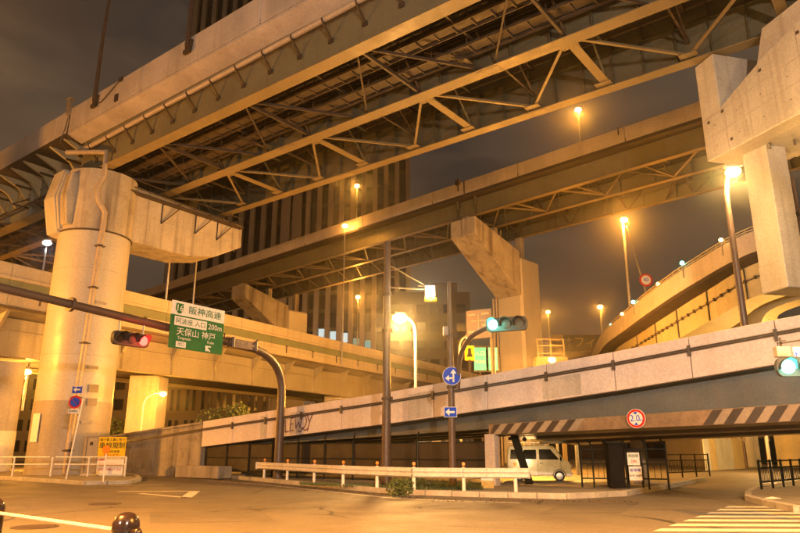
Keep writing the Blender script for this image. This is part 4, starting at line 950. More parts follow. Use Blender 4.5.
# pipe railing
pr_ = thing('pedestrian_railing', 'low white pipe railing along the pavement before the round pier', 'railing', at_y(60, 470, yb))
xs = [-34, -31.5, -29, -26.5, at_y(-20, 470, yb).x, at_y(16, 470, yb).x, at_y(50, 470, yb).x]
for a in [at_y(px, 470, yb).x for px in (-90, -45, 13, 51, 88, 125)]:
    m = MB(); m.tube([(a, yb, .14), (a, yb, 1.08)], .045, 8); build(m, 'post', M['white'], pr_, smooth=True)
for z in (1.08, .72):
    m = MB(); m.tube([(at_y(-90, 470, yb).x, yb, z), (at_y(48, 470, yb).x, yb, z)], .032, 8); m.tube([(at_y(54, 470, yb).x, yb, z), (at_y(125, 470, yb).x, yb, z)], .032, 8); build(m, 'rail', M['white'], pr_, smooth=True)
# no parking sign post
c0 = at_z(66, 479, .14); hb_ = c0 + V((.28, 0, 3.2)); np_ = thing('no_parking_sign', 'leaning white post with no-parking disc, blue arrow plate and white plate, before the round pier', 'road sign', c0)
m = MB(); m.tube([c0, c0 + V((.31, 0, 3.6))], .035, 8); build(m, 'post', M['white'], np_, smooth=True)
c = at_y(75, 402, c0.y - .08); disc(c, (0, -1, 0), .3, None, np_, [(.3, M['red'], 'rim'), (.22, M['blue'], 'face')])
m = MB(); m.bar(c + V((-.17, -.025, .17)), c + V((.17, -.025, -.17)), .006, .07, V((.7, 0, .7)).cross(V((0, 1, 0)))); build(m, 'slash', M['red'], np_)
m = MB(); m.box(c + V((.03, 0, .58)), .46, .02, .34); build(m, 'arrow_plate', M['blue'], np_)
m = MB(); z = c + V((.03, -.015, .58)); m.box(z + V((.05, 0, 0)), .2, .006, .07); m.prism([z + V((-.04, 0, .12)), z + V((-.04, 0, -.12)), z + V((-.17, 0, 0))], V((0, -.006, 0))); m.box(z + V((0, 0, .15)), .4, .006, .03); build(m, 'arrow', M['swhite'], np_)
m = MB(); m.box(c + V((-.01, 0, -.42)), .5, .02, .2); build(m, 'plate', M['swhite'], np_); text('駐車禁止', .11, c + V((-.01, -.02, -.42)), (1, 0, 0), UP, M['ink'], np_)
# control cabinet
c = at_y(90, 476, 36.6); c.z = .14
cb = thing('control_cabinet', 'tall grey roadside cabinet with tan side next to the yellow notice board', 'cabinet', c)
m = MB(); m.box(c + UP * 1.0, .78, .5, 1.95); build(m, 'body', M['coating'], cb, bevel=.02)
m = MB(); m.box(c + V((.08, -.26, 1.0)), .56, .02, 1.75); dr = build(m, 'door', M['coating'], cb, bevel=.01); m = MB(); m.box(c + V((.0, -.28, 1.62)), .14, .02, .16); build(m, 'label_plate', M['ink'], dr)
m = MB(); m.box(c + V((-.33, -.27, 1.0)), .14, .04, 1.85); build(m, 'side_strip', M['hazard_l'], cb); m = MB(); m.box(c + UP * 2.0, .86, .58, .06); build(m, 'roof', M['coating'], cb)
m = MB(); m.box(c + UP * .05, .84, .56, .12); build(m, 'plinth', M['conc'], cb)
# yellow roadworks board
c = at_y(111, 457, 35.9); t = thing('roadworks_notice', 'yellow and white roadworks notice board with black and red characters beside the grey cabinet', 'notice board', V((c.x, c.y, .14)))
W_, H_ = 1.42, 1.1
m = MB(); m.box(c + UP * .5, W_, .04, 1.02); build(m, 'yellow_panel', M['yellow'], t); m = MB(); m.box(c - UP * .475, W_ - .06, .035, .9); build(m, 'white_panel', M['swhite'], t)
text('地下鉄工事に伴う', .165, c + V((0, -.03, .86)), (1, 0, 0), UP, M['ink'], t); text('車線規制', .34, c + V((0, -.03, .56)), (1, 0, 0), UP, M['ink'], t)
text('9月末頃', .15, c + V((.15, -.03, .27)), (1, 0, 0), UP, M['ink'], t); text('ご協力ください', .15, c + V((0, -.03, .09)), (1, 0, 0), UP, M['red'], t)
text('工事期間', .12, c + V((-.45, -.03, -.14)), (1, 0, 0), UP, M['red'], t); text('夜間 片側 通行止め', .14, c + V((0, -.03, -.38)), (1, 0, 0), UP, M['red'], t); text('迂回 をお願いします', .13, c + V((0, -.03, -.62)), (1, 0, 0), UP, M['red'], t)
m = MB()
for dx in (-.66, .66): m.bar(c + V((dx, .06, 1.0)), V((c.x + dx, c.y + .06, .14)), .05, .05)
build(m, 'leg', M['white'], t)
p = at_z(103, 482, .14); t = thing('delineator', 'thin post with round orange reflector in front of the yellow notice', 'delineator', p)
m = MB(); m.tube([p, p + UP * 1.15], .03, 8); build(m, 'post', M['white'], t); m = MB(); m.lathe(p + UP * 1.3 + V((0, -.03, 0)), [(.17, -.01), (.17, .02)], 18, V((0, -1, 0))); build(m, 'reflector', M['orange'], t)

# bollards in the foreground
def bollard(p, label):
    t = thing('bollard', label, 'bollard', p, 'foreground bollards')
    m = MB(); r = .135
    prof = [(r * 1.12, 0), (r * 1.12, .06), (r, .08), (r, .60), (r * .93, .605), (r * .93, .625), (r, .63), (r * .99, .68), (r * .92, .72), (r * .78, .76), (r * .55, .785), (r * .25, .80), (.01, .803)]
    m.lathe(p, prof, 32); build(m, 'body', M['bollard'], t, smooth=True)
    return t
b1 = V((-2.76, 7.15, 0)); b2 = V((-5.33, 9.25, 0))
bt1 = bollard(b1, 'dark bronze domed bollard at the right end of the foreground rail')
bt2 = bollard(b2, 'dark bronze domed bollard cut by the left edge of the picture')
rt = thing('bollard_rail', 'polished steel rail linking the two foreground bollards', 'rail', (b1 + b2) / 2 + UP * .62)
d = (b1 - b2).normalized()
m = MB(); m.tube([b2 + UP * .62 + d * .1, b1 + UP * .62 - d * .1], .022, 12); build(m, 'bar', M['steel_rail'], rt, smooth=True)
m = MB(); m.tube([b2 + UP * .62 + d * .14, b2 + UP * .62 + d * .22], .05, 12); build(m, 'collar', M['bollard'], rt, smooth=True)
m = MB(); e = b1 + UP * .62 + d * .13; m.tube([e, e + d * .07], .03, 10); m.ball(e + d * .1, .045, 8); build(m, 'end_knob', M['bollard'], rt, smooth=True)

# ================================================================== underpass right side
c = at_y(616, 478, 24.2); c.z = .15; t = thing('kiosk_cabinet', 'dark square utility cabinet beside the fence under the ramp', 'cabinet', c)
m = MB(); m.box(c + UP * .75, .5, .5, 1.45); build(m, 'body', M['black'], t, bevel=.02); m = MB(); m.box(c + UP * 1.52, .6, .6, .08); build(m, 'roof', M['fence_d'], t)
m = MB(); m.box(c + V((0, -.26, .8)), .42, .02, 1.2); build(m, 'door', M['black'], t)
for y, hh, ww, nm in ((459.5, .42, .36, 'parking'), (472, .48, .42, 'rates')):
    pass
c = at_y(634, 466, 24.0); t = thing('parking_notice', 'pair of white parking notices on a dark frame at the car park corner', 'notice board', V((c.x, c.y, .15)))
m = MB(); m.box(c + UP * .24, .42, .02, .42); m1 = build(m, 'upper_board', M['swhite'], t); m = MB(); m.box(c + V((.03, 0, -.24)), .44, .02, .46); m1 = build(m, 'lower_board', M['swhite'], t)
text('時間貸', .12, c + V((0, -.02, .33)), (1, 0, 0), UP, M['green'], t); text('24h', .14, c + V((0, -.02, .16)), (1, 0, 0), UP, M['red'], t)
text('駐車場', .12, c + V((.03, -.02, -.14)), (1, 0, 0), UP, M['blue'], t); text('60分 200円', .09, c + V((.03, -.02, -.32)), (1, 0, 0), UP, M['ink'], t)
m = MB()
for dx in (-.26, .28): m.bar(V((c.x + dx, c.y + .05, .15)), c + V((dx, .05, .5)), .05, .05)
m.bar(c + V((-.26, .05, .5)), c + V((.28, .05, .5)), .05, .05); build(m, 'frame', M['fence_d'], t)
def railing(name, label, P, hgt, sp_, m_, baluster=True):
    t = thing(name, label, 'fence', P[0])
    for a, b in zip(P, P[1:]):
        L_ = (b - a).length; n = max(1, round(L_ / sp_))
        for k in range(n + 1):
            c = a + (b - a) * k / n; m = MB(); m.bar(c, c + UP * hgt, .06, .06); build(m, 'post', m_, t)
        m = MB(); 
        for z in (hgt - .05, hgt * .72, .25): m.bar(a + UP * z, b + UP * z, .04, .05)
        build(m, 'rail', m_, t)
        if baluster:
            nb = int(L_ / .16)
            for k in range(nb):
                c = a + (b - a) * (k + .5) / nb; m = MB(); m.bar(c + UP * .25, c + UP * hgt * .72, .02, .02); build(m, 'baluster', m_, t)
    return t
railing('pedestrian_fence', 'black pedestrian fence on the right-hand street corner beside the crossing', [at_z(762, 490, .12), at_z(812, 484, .12)], .98, 1.15, M['fence_d'])
railing('pedestrian_fence', 'dark fence along the kerb on the far side of the underpass opening', [at_z(668, 478, .1), at_z(710, 476, .1)], 1.15, 1.5, M['fence_d'])
c = at_z(773, 503, .02); t = thing('rubble_bag', 'small white bag lying on the kerb by the crossing', 'bag', c)
m = MB(); m.ball(c + UP * .06, .2, 8, (1.4, .9, .5)); 
for i, v_ in enumerate(m.v): m.v[i] = v_ + (v_ - c).normalized() * .04 * noise.noise(v_ * 9)
build(m, 'sack', M['white'], t, smooth=True)
# lit hoarding and buildings seen through the underpass
hd = thing('hoarding', 'pale site hoarding panels lit beyond the underpass', 'hoarding', at_z(722, 470, 0))
P0 = at_z(706, 470.5, 0); P1 = at_z(745, 468.5, 0)
for k in range(7):
    a = P0 + (P1 - P0) * k / 7; b = P0 + (P1 - P0) * (k + 1) / 7; m = MB(); m.box((a + b) / 2 + UP * 1.15, (b - a).length - .04, .06, 2.3, (b - a).normalized(), V((-(b - a).y, (b - a).x, 0)).normalized()); build(m, 'panel', M['tarp_y'] if k in (1, 5, 6) else M['tarp'], hd)
h2 = thing('site_wall', 'tall cream site wall floodlit beyond the corner fence at right', 'wall', at_z(795, 466, 0))
P0 = at_z(778, 467.5, 0); P1 = P0 + V((14, -3, 0)); dd = (P1 - P0).normalized()
for k in range(7):
    a = P0 + dd * 2 * k; m = MB(); m.box(a + dd * 1 + UP * 1.6, 1.97, .08, 3.2, dd, V((-dd.y, dd.x, 0))); build(m, 'panel', M['tarp_y'], h2)
fb = thing('street_building', 'three-storey pale building with dark shopfront seen through the underpass', 'building', V((32, 62, 0)))
m = MB(); m.box((31.5, 66, 4.5), 9, 8, 9); build(m, 'wall', M['bldg2'], fb)
for k, x in enumerate((28.2, 29.6, 31.0, 32.4, 33.8)):
    for z in (3.6, 6.2):
        m = MB(); m.box((x, 61.98, z), 1.0, .06, 1.5); build(m, 'window', M['glass'], fb)
for x in (28.8, 31.0, 33.2):
    m = MB(); m.box((x, 61.97, 1.35), 1.9, .08, 2.3); build(m, 'shop_window', M['glass'], fb)
for px, hgt in ((737, 4.5), (746.5, 5), (770, 5)):
    c = at_z(px, 468, 0); t = thing('street_post', 'timber-brown street post beyond the underpass, ' + {737: 'leftmost of three', 746.5: 'middle one of three', 770: 'right one before the cream wall'}[px], 'post', c); m = MB(); m.tube([c, c + UP * hgt], [.16, .12], 8); build(m, 'shaft', M['brown_pole'], t); m = MB(); m.box(c + UP * 2.4 + V((0, -.18, 0)), .3, .06, .5); build(m, 'plate', M['hazard_l'], t)

# ================================================================== DECK D : curved flyover at right
dD = thing('flyover', 'curving flyover with railed parapet climbing to the right behind the tall lamp post', 'flyover', V((20, 50, 10)))
ctl = [((30, 102), 11.6), ((23.5, 82), 11.9), ((20.0, 65.5), 12.4), ((18.2, 52.5), 12.1), ((17.6, 45.6), 12.1), ((18.6, 40.8), 12.85), ((21.3, 37.6), 14.1), ((26.5, 34.2), 14.8), ((34, 31), 15.5), ((46, 28), 16.2)]
def catmull(P, n=6):
    out = []
    for i in range(1, len(P) - 2):
        a, b, c_, d_ = P[i - 1], P[i], P[i + 1], P[i + 2]
        for k in range(n):
            t = k / n; out.append(.5 * ((2 * b) + (c_ - a) * t + (2 * a - 5 * b + 4 * c_ - d_) * t * t + (3 * b - a - 3 * c_ + d_) * t ** 3))
    out.append(P[-2]); return out
pts = catmull([V((x, y, z)) for (x, y), z in ctl], 7)
def offs(i, d):
    a = pts[max(0, i - 1)]; b = pts[min(len(pts) - 1, i + 1)]; T = (b - a); T.z = 0; T.normalize(); return pts[i] + V((-T.y, T.x, 0)) * d
def strip(name, m_, poly, par, i0=0, i1=None, smooth=False):   # poly: (offset to the left of travel, dz from parapet top)
    m = MB(); i1 = i1 or len(pts) - 1; n = len(poly)
    for i in range(i0, i1 + 1): m.v += [offs(i, -o if False else o) + UP * z for o, z in poly]
    k = i1 - i0
    for i in range(k):
        for j in range(n): m.f.append((i * n + j, i * n + (j + 1) % n, (i + 1) * n + (j + 1) % n, (i + 1) * n + j))
    m.f += [tuple(range(n)), tuple(k * n + j for j in range(n - 1, -1, -1))]
    return build(m, name, m_, par)
# travel goes from far to near; the side facing the viewer is to the right of travel (negative = away)
sg = 1
for i in range(len(pts) - 1):
    strip('parapet', M['conc_pink'], [(0, -1.25), (0, 0), (.25 * sg, 0), (.25 * sg, -1.25)], dD, i, i + 1)
strip('parapet', M['conc_pink'], [(8.3, -1.25), (8.3, 0), (8.55, 0), (8.55, -1.25)], dD)
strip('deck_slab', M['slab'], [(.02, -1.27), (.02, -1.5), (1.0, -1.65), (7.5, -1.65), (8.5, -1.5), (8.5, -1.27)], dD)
gdD = strip('girder', M['steel_c'], [(1.0, -3.6), (1.0, -1.66), (3.4, -1.66), (3.4, -3.6)], dD)
gdE = strip('girder', M['steel_c'], [(5.4, -3.6), (5.4, -1.66), (7.4, -1.66), (7.4, -3.6)], dD)
m = MB(); m.tube([offs(i, .93) + UP * -2.5 for i in range(len(pts))], .045, 6); cb_ = build(m, 'service_conduit', M['pipe_d'], dD, smooth=True)
for i in range(0, len(pts), 1):
    m = MB(); m.box(offs(i, .93) + UP * -2.5, .16, .16, .2); build(m, 'conduit_clip', M['pipe_d'], cb_)
for i in range(3, len(pts), 5):
    m = MB(); m.box(offs(i, .97) + UP * -2.62, .08, .08, 1.9); build(m, 'web_splice', M['steel'], gdD)
m = MB(); 
for i in range(len(pts) - 1):
    for z in (.32, .15): m.bar(offs(i, .12) + UP * z, offs(i + 1, .12) + UP * z, .05, .05)
    m.bar(offs(i, .12), offs(i, .12) + UP * .32, .05, .05)
build(m, 'handrail', M['steel_c'], dD)
for y_, x_ in ((60, 20.5), (88, 27)):
    plain = thing('flyover_pier', 'square pier under the curving flyover, hidden in part by the ramp, ' + ('nearer' if y_ < 70 else 'farther'), 'bridge pier', (x_ + 9, y_, 0)); m = MB(); m.box((x_ + 9, y_, 4.4), 2.4, 2.4, 8.8); build(m, 'column', M['conc'], plain, bevel=.08)

M['seam'] = mat('formwork_seam', (.33, .30, .265), .85, bump=.05)
def seam(p, q, nrm, par, w=.03):
    m = MB(); m.bar(p, q, w, .006, nrm); return build(m, 'formwork_seam', M['seam'], par)
for q_ in (1.3, 2.6, 3.9, 5.2): seam(W2(q_, -.002, 13.2 - q_ * .04), W2(q_, -.002, (15.15 if q_ < 2 else 15.15 + (q_ - 1.1) * .3)), nv, pr2)
for zz in (14.2, 15.1): seam(W2(.02, -.002, zz), W2(7.5, -.002, zz), nv, pr2)
for q_ in (.65, 1.95, 3.25, 4.55):
    for zz in (13.7, 14.65):
        m = MB(); m.lathe(W2(q_, 0, zz), [(.03, -.004), (.03, .004)], 10, nv); build(m, 'tie_hole', M['pipe_d'], pr2)
for t_ in (22.6, 24.2, 25.8, 27.4, 29.0): seam(FA(37.248, t_, 14.0 + max(0, t_ - 25.3) * .3), FA(37.248, t_, 17.45), FA.u, pr1)
seam(FA(37.248, 21.4, 15.8), FA(37.248, 29.55, 15.8), FA.u, pr1)
for z_ in (2.3, 6.6, 9.1, 11.6):
    m = MB(); m.lathe(PC, [(2.052 + (.02 if z_ < 4 else 0), z_ - .012), (2.056 + (.02 if z_ < 4 else 0), z_), (2.052 + (.02 if z_ < 4 else 0), z_ + .012)], 64); build(m, 'joint_ring', M['seam'], pr1, smooth=True)
# gusset plates with bolts where the braces meet the inner girders
first = None; k = 0; s = 1.8 - 7.47 * 3
while s < A1 - 8:
    if first is None:
        first = []
        for (ss, tt) in ((s + .1, 24.1), (s + 7.3 - 7.3 + 3.75, 27.9), (s + .1, 27.95)):
            m = MB(); c = FA(ss, tt, zA + .12); m.box(c, .75, .42, .02, FA.u, FA.v)
            for a in (-.28, -.1, .1, .28):
                for b in (-.13, .13): m.box(c + FA.u * a + FA.v * b - UP * .02, .05, .05, .03)
            first.append(build(m, 'gusset_plate', M['steel_y'], dA))
    else:
        for o in first: clone(o, dA, FA.u * (7.47 * k))
    k += 1; s += 7.47
# litter and dead leaves along the kerb
m = MB(); rg = random.Random(11)
for i in range(700):
    px = rg.uniform(215, 640); base_y = 478 + (px - 215) * .09 if px < 430 else 497.5 + (px - 430) * .012
    p = at_z(px, base_y + abs(rg.gauss(0, 1.6)) + .6, .008); a = rg.uniform(0, 6.28); s_ = rg.uniform(.015, .05); d1 = V((math.cos(a), math.sin(a), rg.uniform(0, .4))) * s_; d2 = V((-math.sin(a), math.cos(a), rg.uniform(0, .3))) * s_ * .6
    m.add([p - d1, p + d2, p + d1, p - d2], [(0, 1, 2, 3)])
lv = build(m, 'dead_leaves', mat('dead_leaf', (.12, .07, .03), .8, var=.5, scale=8, bump=0), None, rec=False); tag(lv, 'scattered dead leaves and grit along the island kerb', 'leaves', kind='stuff')

# ================================================================== lamps
def lamp(px, py, Y, base_z, label, power=0, col=SODIUM, lens=G_SOD, r=.16, bpx=None, arm=(0, 0, 0), pole=True, pm='galv', rp=.07, group=None, head=.55, down=True, cat='street lamp', name='street_lamp', soft=.15):
    c = at_y(px, py, Y); b = V((c.x, c.y, base_z)) - V(arm) if bpx is None else V((bpx[0], bpx[1], base_z))
    t = thing(name, label, cat, b, group)
    if pole:
        m = MB(); top = V((b.x, b.y, c.z - .1)); 
        if V(arm).length > .2 or bpx is not None:
            arc = curve_pts(V((b.x, b.y, c.z - .9)), V((b.x, b.y, c.z + .15)), c + UP * .12, 8); m.tube([b] + arc, [rp * 1.3] + [rp] * 8 + [rp * .7], 10)
        else: m.tube([b, c + UP * .05], [rp * 1.3, rp * .8], 10)
        build(m, 'pole', M[pm], t, smooth=True)
    a_d = V(arm); a_d.z = 0
    a_d = a_d.normalized() if a_d.length > .1 else V((1, 0, 0))
    m = MB(); q = c + UP * (.05 + r * .7); s_ = head
    m.prism([q - a_d * s_ * .5 + UP * .05, q + a_d * s_ * .55 + UP * .02, q + a_d * s_ * .5 - UP * .04, q - a_d * s_ * .45 - UP * .04], V((-a_d.y, a_d.x, 0)) * s_ * .4); 
    for i in range(len(m.v)): m.v[i] -= V((-a_d.y, a_d.x, 0)) * s_ * .2
    build(m, 'lamp_head', M['galv'], t, bevel=.01)
    m = MB(); m.ball(c, r, 8, (1.25, 1.25, .75)); build(m, 'lens', lens, t, smooth=True)
    if power: add_light(t, c - UP * (r + .12), col, power, soft, down=down)
    return t
GB = 'lamps on the second highway'
lamp(357, 186, 70, 25, 'slim lamp in front of the tower block, on the second highway', 1300, r=.25, group=GB, down=False)
lamp(578, 110, 56, 25, 'single lamp above the second highway near the picture centre right, just under the near deck', 1900, r=.26, group=GB, down=False)
lamp(345, 226, 68.8, 10, 'tall lamp in front of the second highway, standing on the cream flyover', 420, r=.27, down=False)
lamp(358, 297, 88, 10, 'shorter lamp beside the striped tower, behind the cream flyover', 2000, r=.27, down=False)
lamp(400, 318, 36, 0, 'bright hook-necked street lamp just behind the ramp, the most dazzling in the picture', 2600, (1, .5, .13), G_SOD, r=.34, soft=.5, bpx=(at_y(415.5, 340, 36.4).x, 36.4), pm='white', down=False)
lamp(733, 172, 20.2, ztop(4.0) - .1, 'tall street lamp standing on the ramp parapet under the right-hand pier', 600, (1, .55, .16), G_SOD, r=.2, bpx=FA(4.0, 23.15)[:2], pm='brown_pole', rp=.09, down=False)
lamp(27, 372, 46, 0, 'sodium lamp glowing low at the far left between the piers', 1300, r=.24, arm=(.8, 0, 0), down=False)
lamp(163, 394, 50.5, 0, 'curved-neck lamp above the retaining wall at left', 420, r=.22, arm=(1.4, 0, 0), pm='white', down=False)
lamp(172, 236, 50, 9.9, 'thin lamp pole rising from the cream flyover behind the pier beam, left of two', r=.1, pm='white', cat='lamp post', name='lamp_post')
lamp(198.5, 238, 57, 9.9, 'thin lamp pole rising from the cream flyover behind the pier beam, right of two', r=.1, pm='white', cat='lamp post', name='lamp_post')
lamp(47, 243, 46, 4, 'white floodlight high up beside the head of the round pier', 300, WHITE, G_WHITE, r=.25)
lamp(552, 360, 42, 0, 'small bright lamp peeping over the ramp parapet', 2000, r=.2, pole=True, down=False)
lamp(548, 312, 100, 4, 'slender distant lamp right of the tall one-armed pier', 1500, r=.3, down=False, rp=.1)
lamp(600, 307, 84, 10, 'slender distant lamp left of the curving flyover', 1300, r=.3, down=False, rp=.1)
lamp(624, 220, 51.5, 12.5, 'tall double-footed lamp on the curving flyover', 1500, r=.26, down=False, bpx=(at_y(628, 280, 52).x, 52), rp=.1)
lamp(745, 298, 44, 8, 'little lamp under the curving flyover just right of the tall post', 300, r=.12)
lamp(469, 338, 46, 0, 'small lamp with a short curved neck left of the backed road sign', 500, r=.16, bpx=(at_y(459, 350, 46).x, 46), pm='galv')
GD = 'little marker lamps along the curving flyover'
for px, py, Y, ln in ((682, 263, 43.0, 'teal'), (633, 302, 51.5, 'teal'), (611, 325, 64, 'teal'), (658, 284, 47, 'amber'), (622, 314, 56, 'amber'), (721, 240, 40.0, 'amber'), (603, 345, 74, 'teal')):
    c = at_y(px, py, Y * .965); t = thing('marker_lamp', 'small %s marker lamp on the curving flyover handrail, %s' % (ln, {682: 'highest teal one', 633: 'second teal from the top', 611: 'third teal from the top', 658: 'middle amber one', 622: 'lowest amber one', 721: 'highest amber one', 603: 'lowest, by the ramp edge'}[px]), 'lamp', c, GD)
    m = MB(); m.ball(c, .13, 8); build(m, 'bulb', G_TEAL if ln == 'teal' else G_SOD, t, smooth=True); m = MB(); m.tube([c - UP * .1, c - UP * 1.0], .04, 6); build(m, 'stem', M['galv'], t)
# second leg of the flyover lamp with a red-rimmed sign
c = at_y(646, 280, 48.5); t = thing('speed_sign', 'round red-rimmed speed limit sign on a leaning stay above the curving flyover', 'road sign', c)
disc(c, (0, -1, 0), .5, None, t, [(.5, M['red'], 'rim'), (.36, M['swhite'], 'face')]); text('40', .42, c + V((0, -.03, 0)), (1, 0, 0), UP, M['blue'], t)
m = MB(); m.tube([at_y(627, 226, 51.3), at_y(645, 288, 48.6), at_y(649, 300, 48.4)], .08, 8); build(m, 'stay', M['galv'], t, smooth=True)

# right-edge signal with teal glare
signal(at_y(785, 367, 12.5) + V((.36, -.07, 0)), (.98, -.2, 0), (-.2, -.98, 0), 'green', 'traffic light showing green at the right edge before the ramp girder', .85)
c = at_y(782, 352, 12.6); t = thing('signal_box', 'grey signal control box with a rod above the right-edge traffic light', 'box', c)
m = MB(); m.box(c, .26, .15, .2); build(m, 'housing', M['coating'], t, bevel=.01); m = MB(); m.bar(c + V((-.06, 0, .16)), c + V((1.2, 0, .34)), .03, .03); m.bar(c + UP * .1, c + UP * .28, .03, .03); m.bar(c + V((-.1, 0, .2)), c + V((.1, 0, .22)), .02, .02); build(m, 'rod', M['steel_d'], t)
m = MB(); m.box(at_y(803, 355, 12.5), .35, .03, .3); build(m, 'plate', M['swhite'], t); text('本町', .13, at_y(800, 355, 12.46), (1, 0, 0), UP, M['blue'], t)
m = MB(); m.tube([at_y(830, 350, 12.6), V((at_y(830, 350, 12.6).x, 12.6, 0))], .09, 10); m.tube([at_y(782, 360, 12.7), at_y(830, 360, 12.7)], .05, 8); build(m, 'post', M['brown_pole'], t)

# ================================================================== signs behind the ramp
c = at_y(479, 324, 40); t = thing('route_board', 'grey-pink route information board on a post behind the curved signal arm', 'road sign', V((c.x, c.y, 0)))
m = MB(); Xr = V((.86, -.5, 0)).normalized(); Nr = V((-.5, -.86, 0)).normalized(); m.box(c, 1.65, .08, 1.75, Xr, Nr); build(m, 'panel', mat('dull_board', (.12, .075, .06), .6), t)
m = MB(); m.box(c + Nr * .06, .06, .02, 1.2, Xr, Nr); m.box(c + Nr * .06 + UP * .2, 1.0, .02, .05, Xr, Nr)
for dx, dz in ((-.45, .6), (.45, .6), (.45, -.1), (-.45, -.45)): m.box(c + Nr * .06 + Xr * dx + UP * dz, .5, .02, .1, Xr, Nr)
build(m, 'route_lines', M['hazard_l'], t)
m = MB(); q = at_y(491.5, 320, 40.2); m.tube([V((q.x, q.y, 0)), q + UP * .3], .13, 10); m.bar(q - UP * .2, c, .08, .08); build(m, 'post', M['steel_y'], t)
for px, w_, lab in ((480, 1.2, 'left of the pair'), (493, 1.0, 'right of the pair, partly before the tall pier')):
    c = at_y(px, 359, 44); t = thing('lit_green_sign', 'lit green entrance board behind the ramp, ' + lab, 'road sign', c); m = MB(); m.box(c, w_ - .42, .1, 1.5); build(m, 'face', G_PANEL, t); m = MB(); m.box(c + UP * .8, w_ - .3, .16, .1); m.box(c - UP * .8, w_ - .3, .16, .1); m.bar(c - UP * .8, V((c.x, c.y, 0)), .1, .1); build(m, 'frame', M['steel_d'], t)
    text('入口' if px == 480 else 'ETC', .34, c + V((0, -.07, .35)), (1, 0, 0), UP, M['swhite'], t); text('阿波座' if px == 480 else '専用', .24, c + V((0, -.07, -.2)), (1, 0, 0), UP, M['swhite'], t)
c = at_y(469.5, 353, 43); t = thing('warning_plate', 'small yellow warning plate with black symbol hanging under the curved-neck lamp', 'road sign', c)
m = MB(); m.box(c, .62, .06, .95); build(m, 'face', M['yellow'], t); m = MB(); m.prism([c + V((-.1, -.04, .3)), c + V((.1, -.04, .3)), c + V((.1, -.04, 0)), c + V((.2, -.04, -.25)), c + V((-.2, -.04, -.25)), c + V((-.1, -.04, 0))], V((0, -.01, 0))); build(m, 'symbol', M['ink'], t)
m = MB(); m.bar(c - UP * .4, V((c.x, c.y + .05, 0)), .07, .07); build(m, 'post', M['steel_d'], t)
# gantry walkway behind the ramp, right of the tall pier
c = at_y(551, 352, 46); t = thing('toll_gantry', 'yellow railed walkway box above the ramp right of the tall pier', 'gantry', V((c.x, c.y, 0)))
m = MB()
for dx in (-.9, 0, .9): m.bar(c + V((dx, 0, -.4)), c + V((dx, 0, .9)), .06, .06)
for z in (.9, .45, -.1): m.bar(c + V((-.95, 0, z)), c + V((.95, 0, z)), .05, .06)
build(m, 'railing', M['steel_y'], t); m = MB(); m.box(c + V((0, .3, -.65)), 2.2, .9, .6); build(m, 'platform', M['steel_y'], t); m = MB(); m.bar(c + V((-.6, .3, -.9)), V((c.x - .6, c.y + .3, 0)), .25, .25); m.bar(c + V((.6, .3, -.9)), V((c.x + .6, c.y + .3, 0)), .25, .25); build(m, 'leg', M['steel_y'], t)
# rooftop billboard far off
c = at_y(584, 344, 130); t = thing('billboard', 'dim rooftop billboard with katakana lettering beyond the ramp', 'billboard', V((c.x, c.y, 0)))
m = MB(); m.box(c + UP * .2, 8.2, .4, 3.2); build(m, 'panel', mat('billboard_blue', (.05, .06, .1), .6), t); m = MB(); m.box(c - UP * 2.9, 8.2, .4, 2.8); build(m, 'lower_panel', mat('billboard_grey', (.2, .19, .17), .6), t); m = MB(); m.box(c + V((-5.4, 0, -1.2)), 2.2, .5, 6); build(m, 'side_panel', mat('billboard_pink', (.24, .19, .17), .6), t)
text('オフィス', 2.3, c + V((0.2, -.25, .2)), (1, 0, 0), UP, mat('billboard_letters', (.4, .38, .34), .6), t); text('AI', 2.6, c + V((1.8, -.25, -2.9)), (1, 0, 0), UP, M['ink'], t)
m = MB(); m.box((c.x, c.y + 4, (c.z - 5) / 2), 14, 7, c.z - 5); build(m, 'building', M['bldg_d'], t)

# ================================================================== buildings
Yt = 135.0; xl = at_y(171, 255, Yt).x; xr = at_y(408, 190, Yt).x
tw = thing('tower_block', 'tall office tower with close vertical piers and dark glass strips behind the highways', 'building', ((xl + xr) / 2, Yt, 0))
m = MB(); m.box(((xl + xr) / 2, Yt + 12, 68), xr - xl - .1, 22, 136); build(m, 'core', M['glass'], tw)
nb = 21; bw = (xr - xl) / nb; first = None
for k in range(nb + 1):
    wide = k in (0, 10, 11)
    m = MB(); x = xl + k * bw; m.box((x, Yt + .3, 68), .95 if not wide else 1.9, 1.4, 136.4); build(m, 'facade_pier', M['bldg'], tw)
first = None
for k in range(33):
    if first is None: m = MB(); m.box(((xl + xr) / 2, Yt + .95, 6), xr - xl, .12, .9); first = build(m, 'spandrel', mat('spandrel', (.05, .043, .038), .5), tw)
    else: clone(first, tw, UP * (3.9 * k))
for px, py in ((321, 333), (332, 335.5), (341.5, 337), (352, 341), (362, 343), (373, 345)):
    c = at_y(px, py, Yt); kx = round((c.x - xl) / bw - .5); m = MB(); m.box((xl + (kx + .5) * bw, Yt + .82, c.z), bw - 1.15, .06, 2.0 if px < 345 else 1.4); build(m, 'lit_window', G_WIN if px < 345 else glow('dim_window', (.25, .55, .55), .08), tw)
for px, py in ((216, 335), (222, 336.5), (218, 120)):
    c = at_y(px, py, Yt); m = MB()
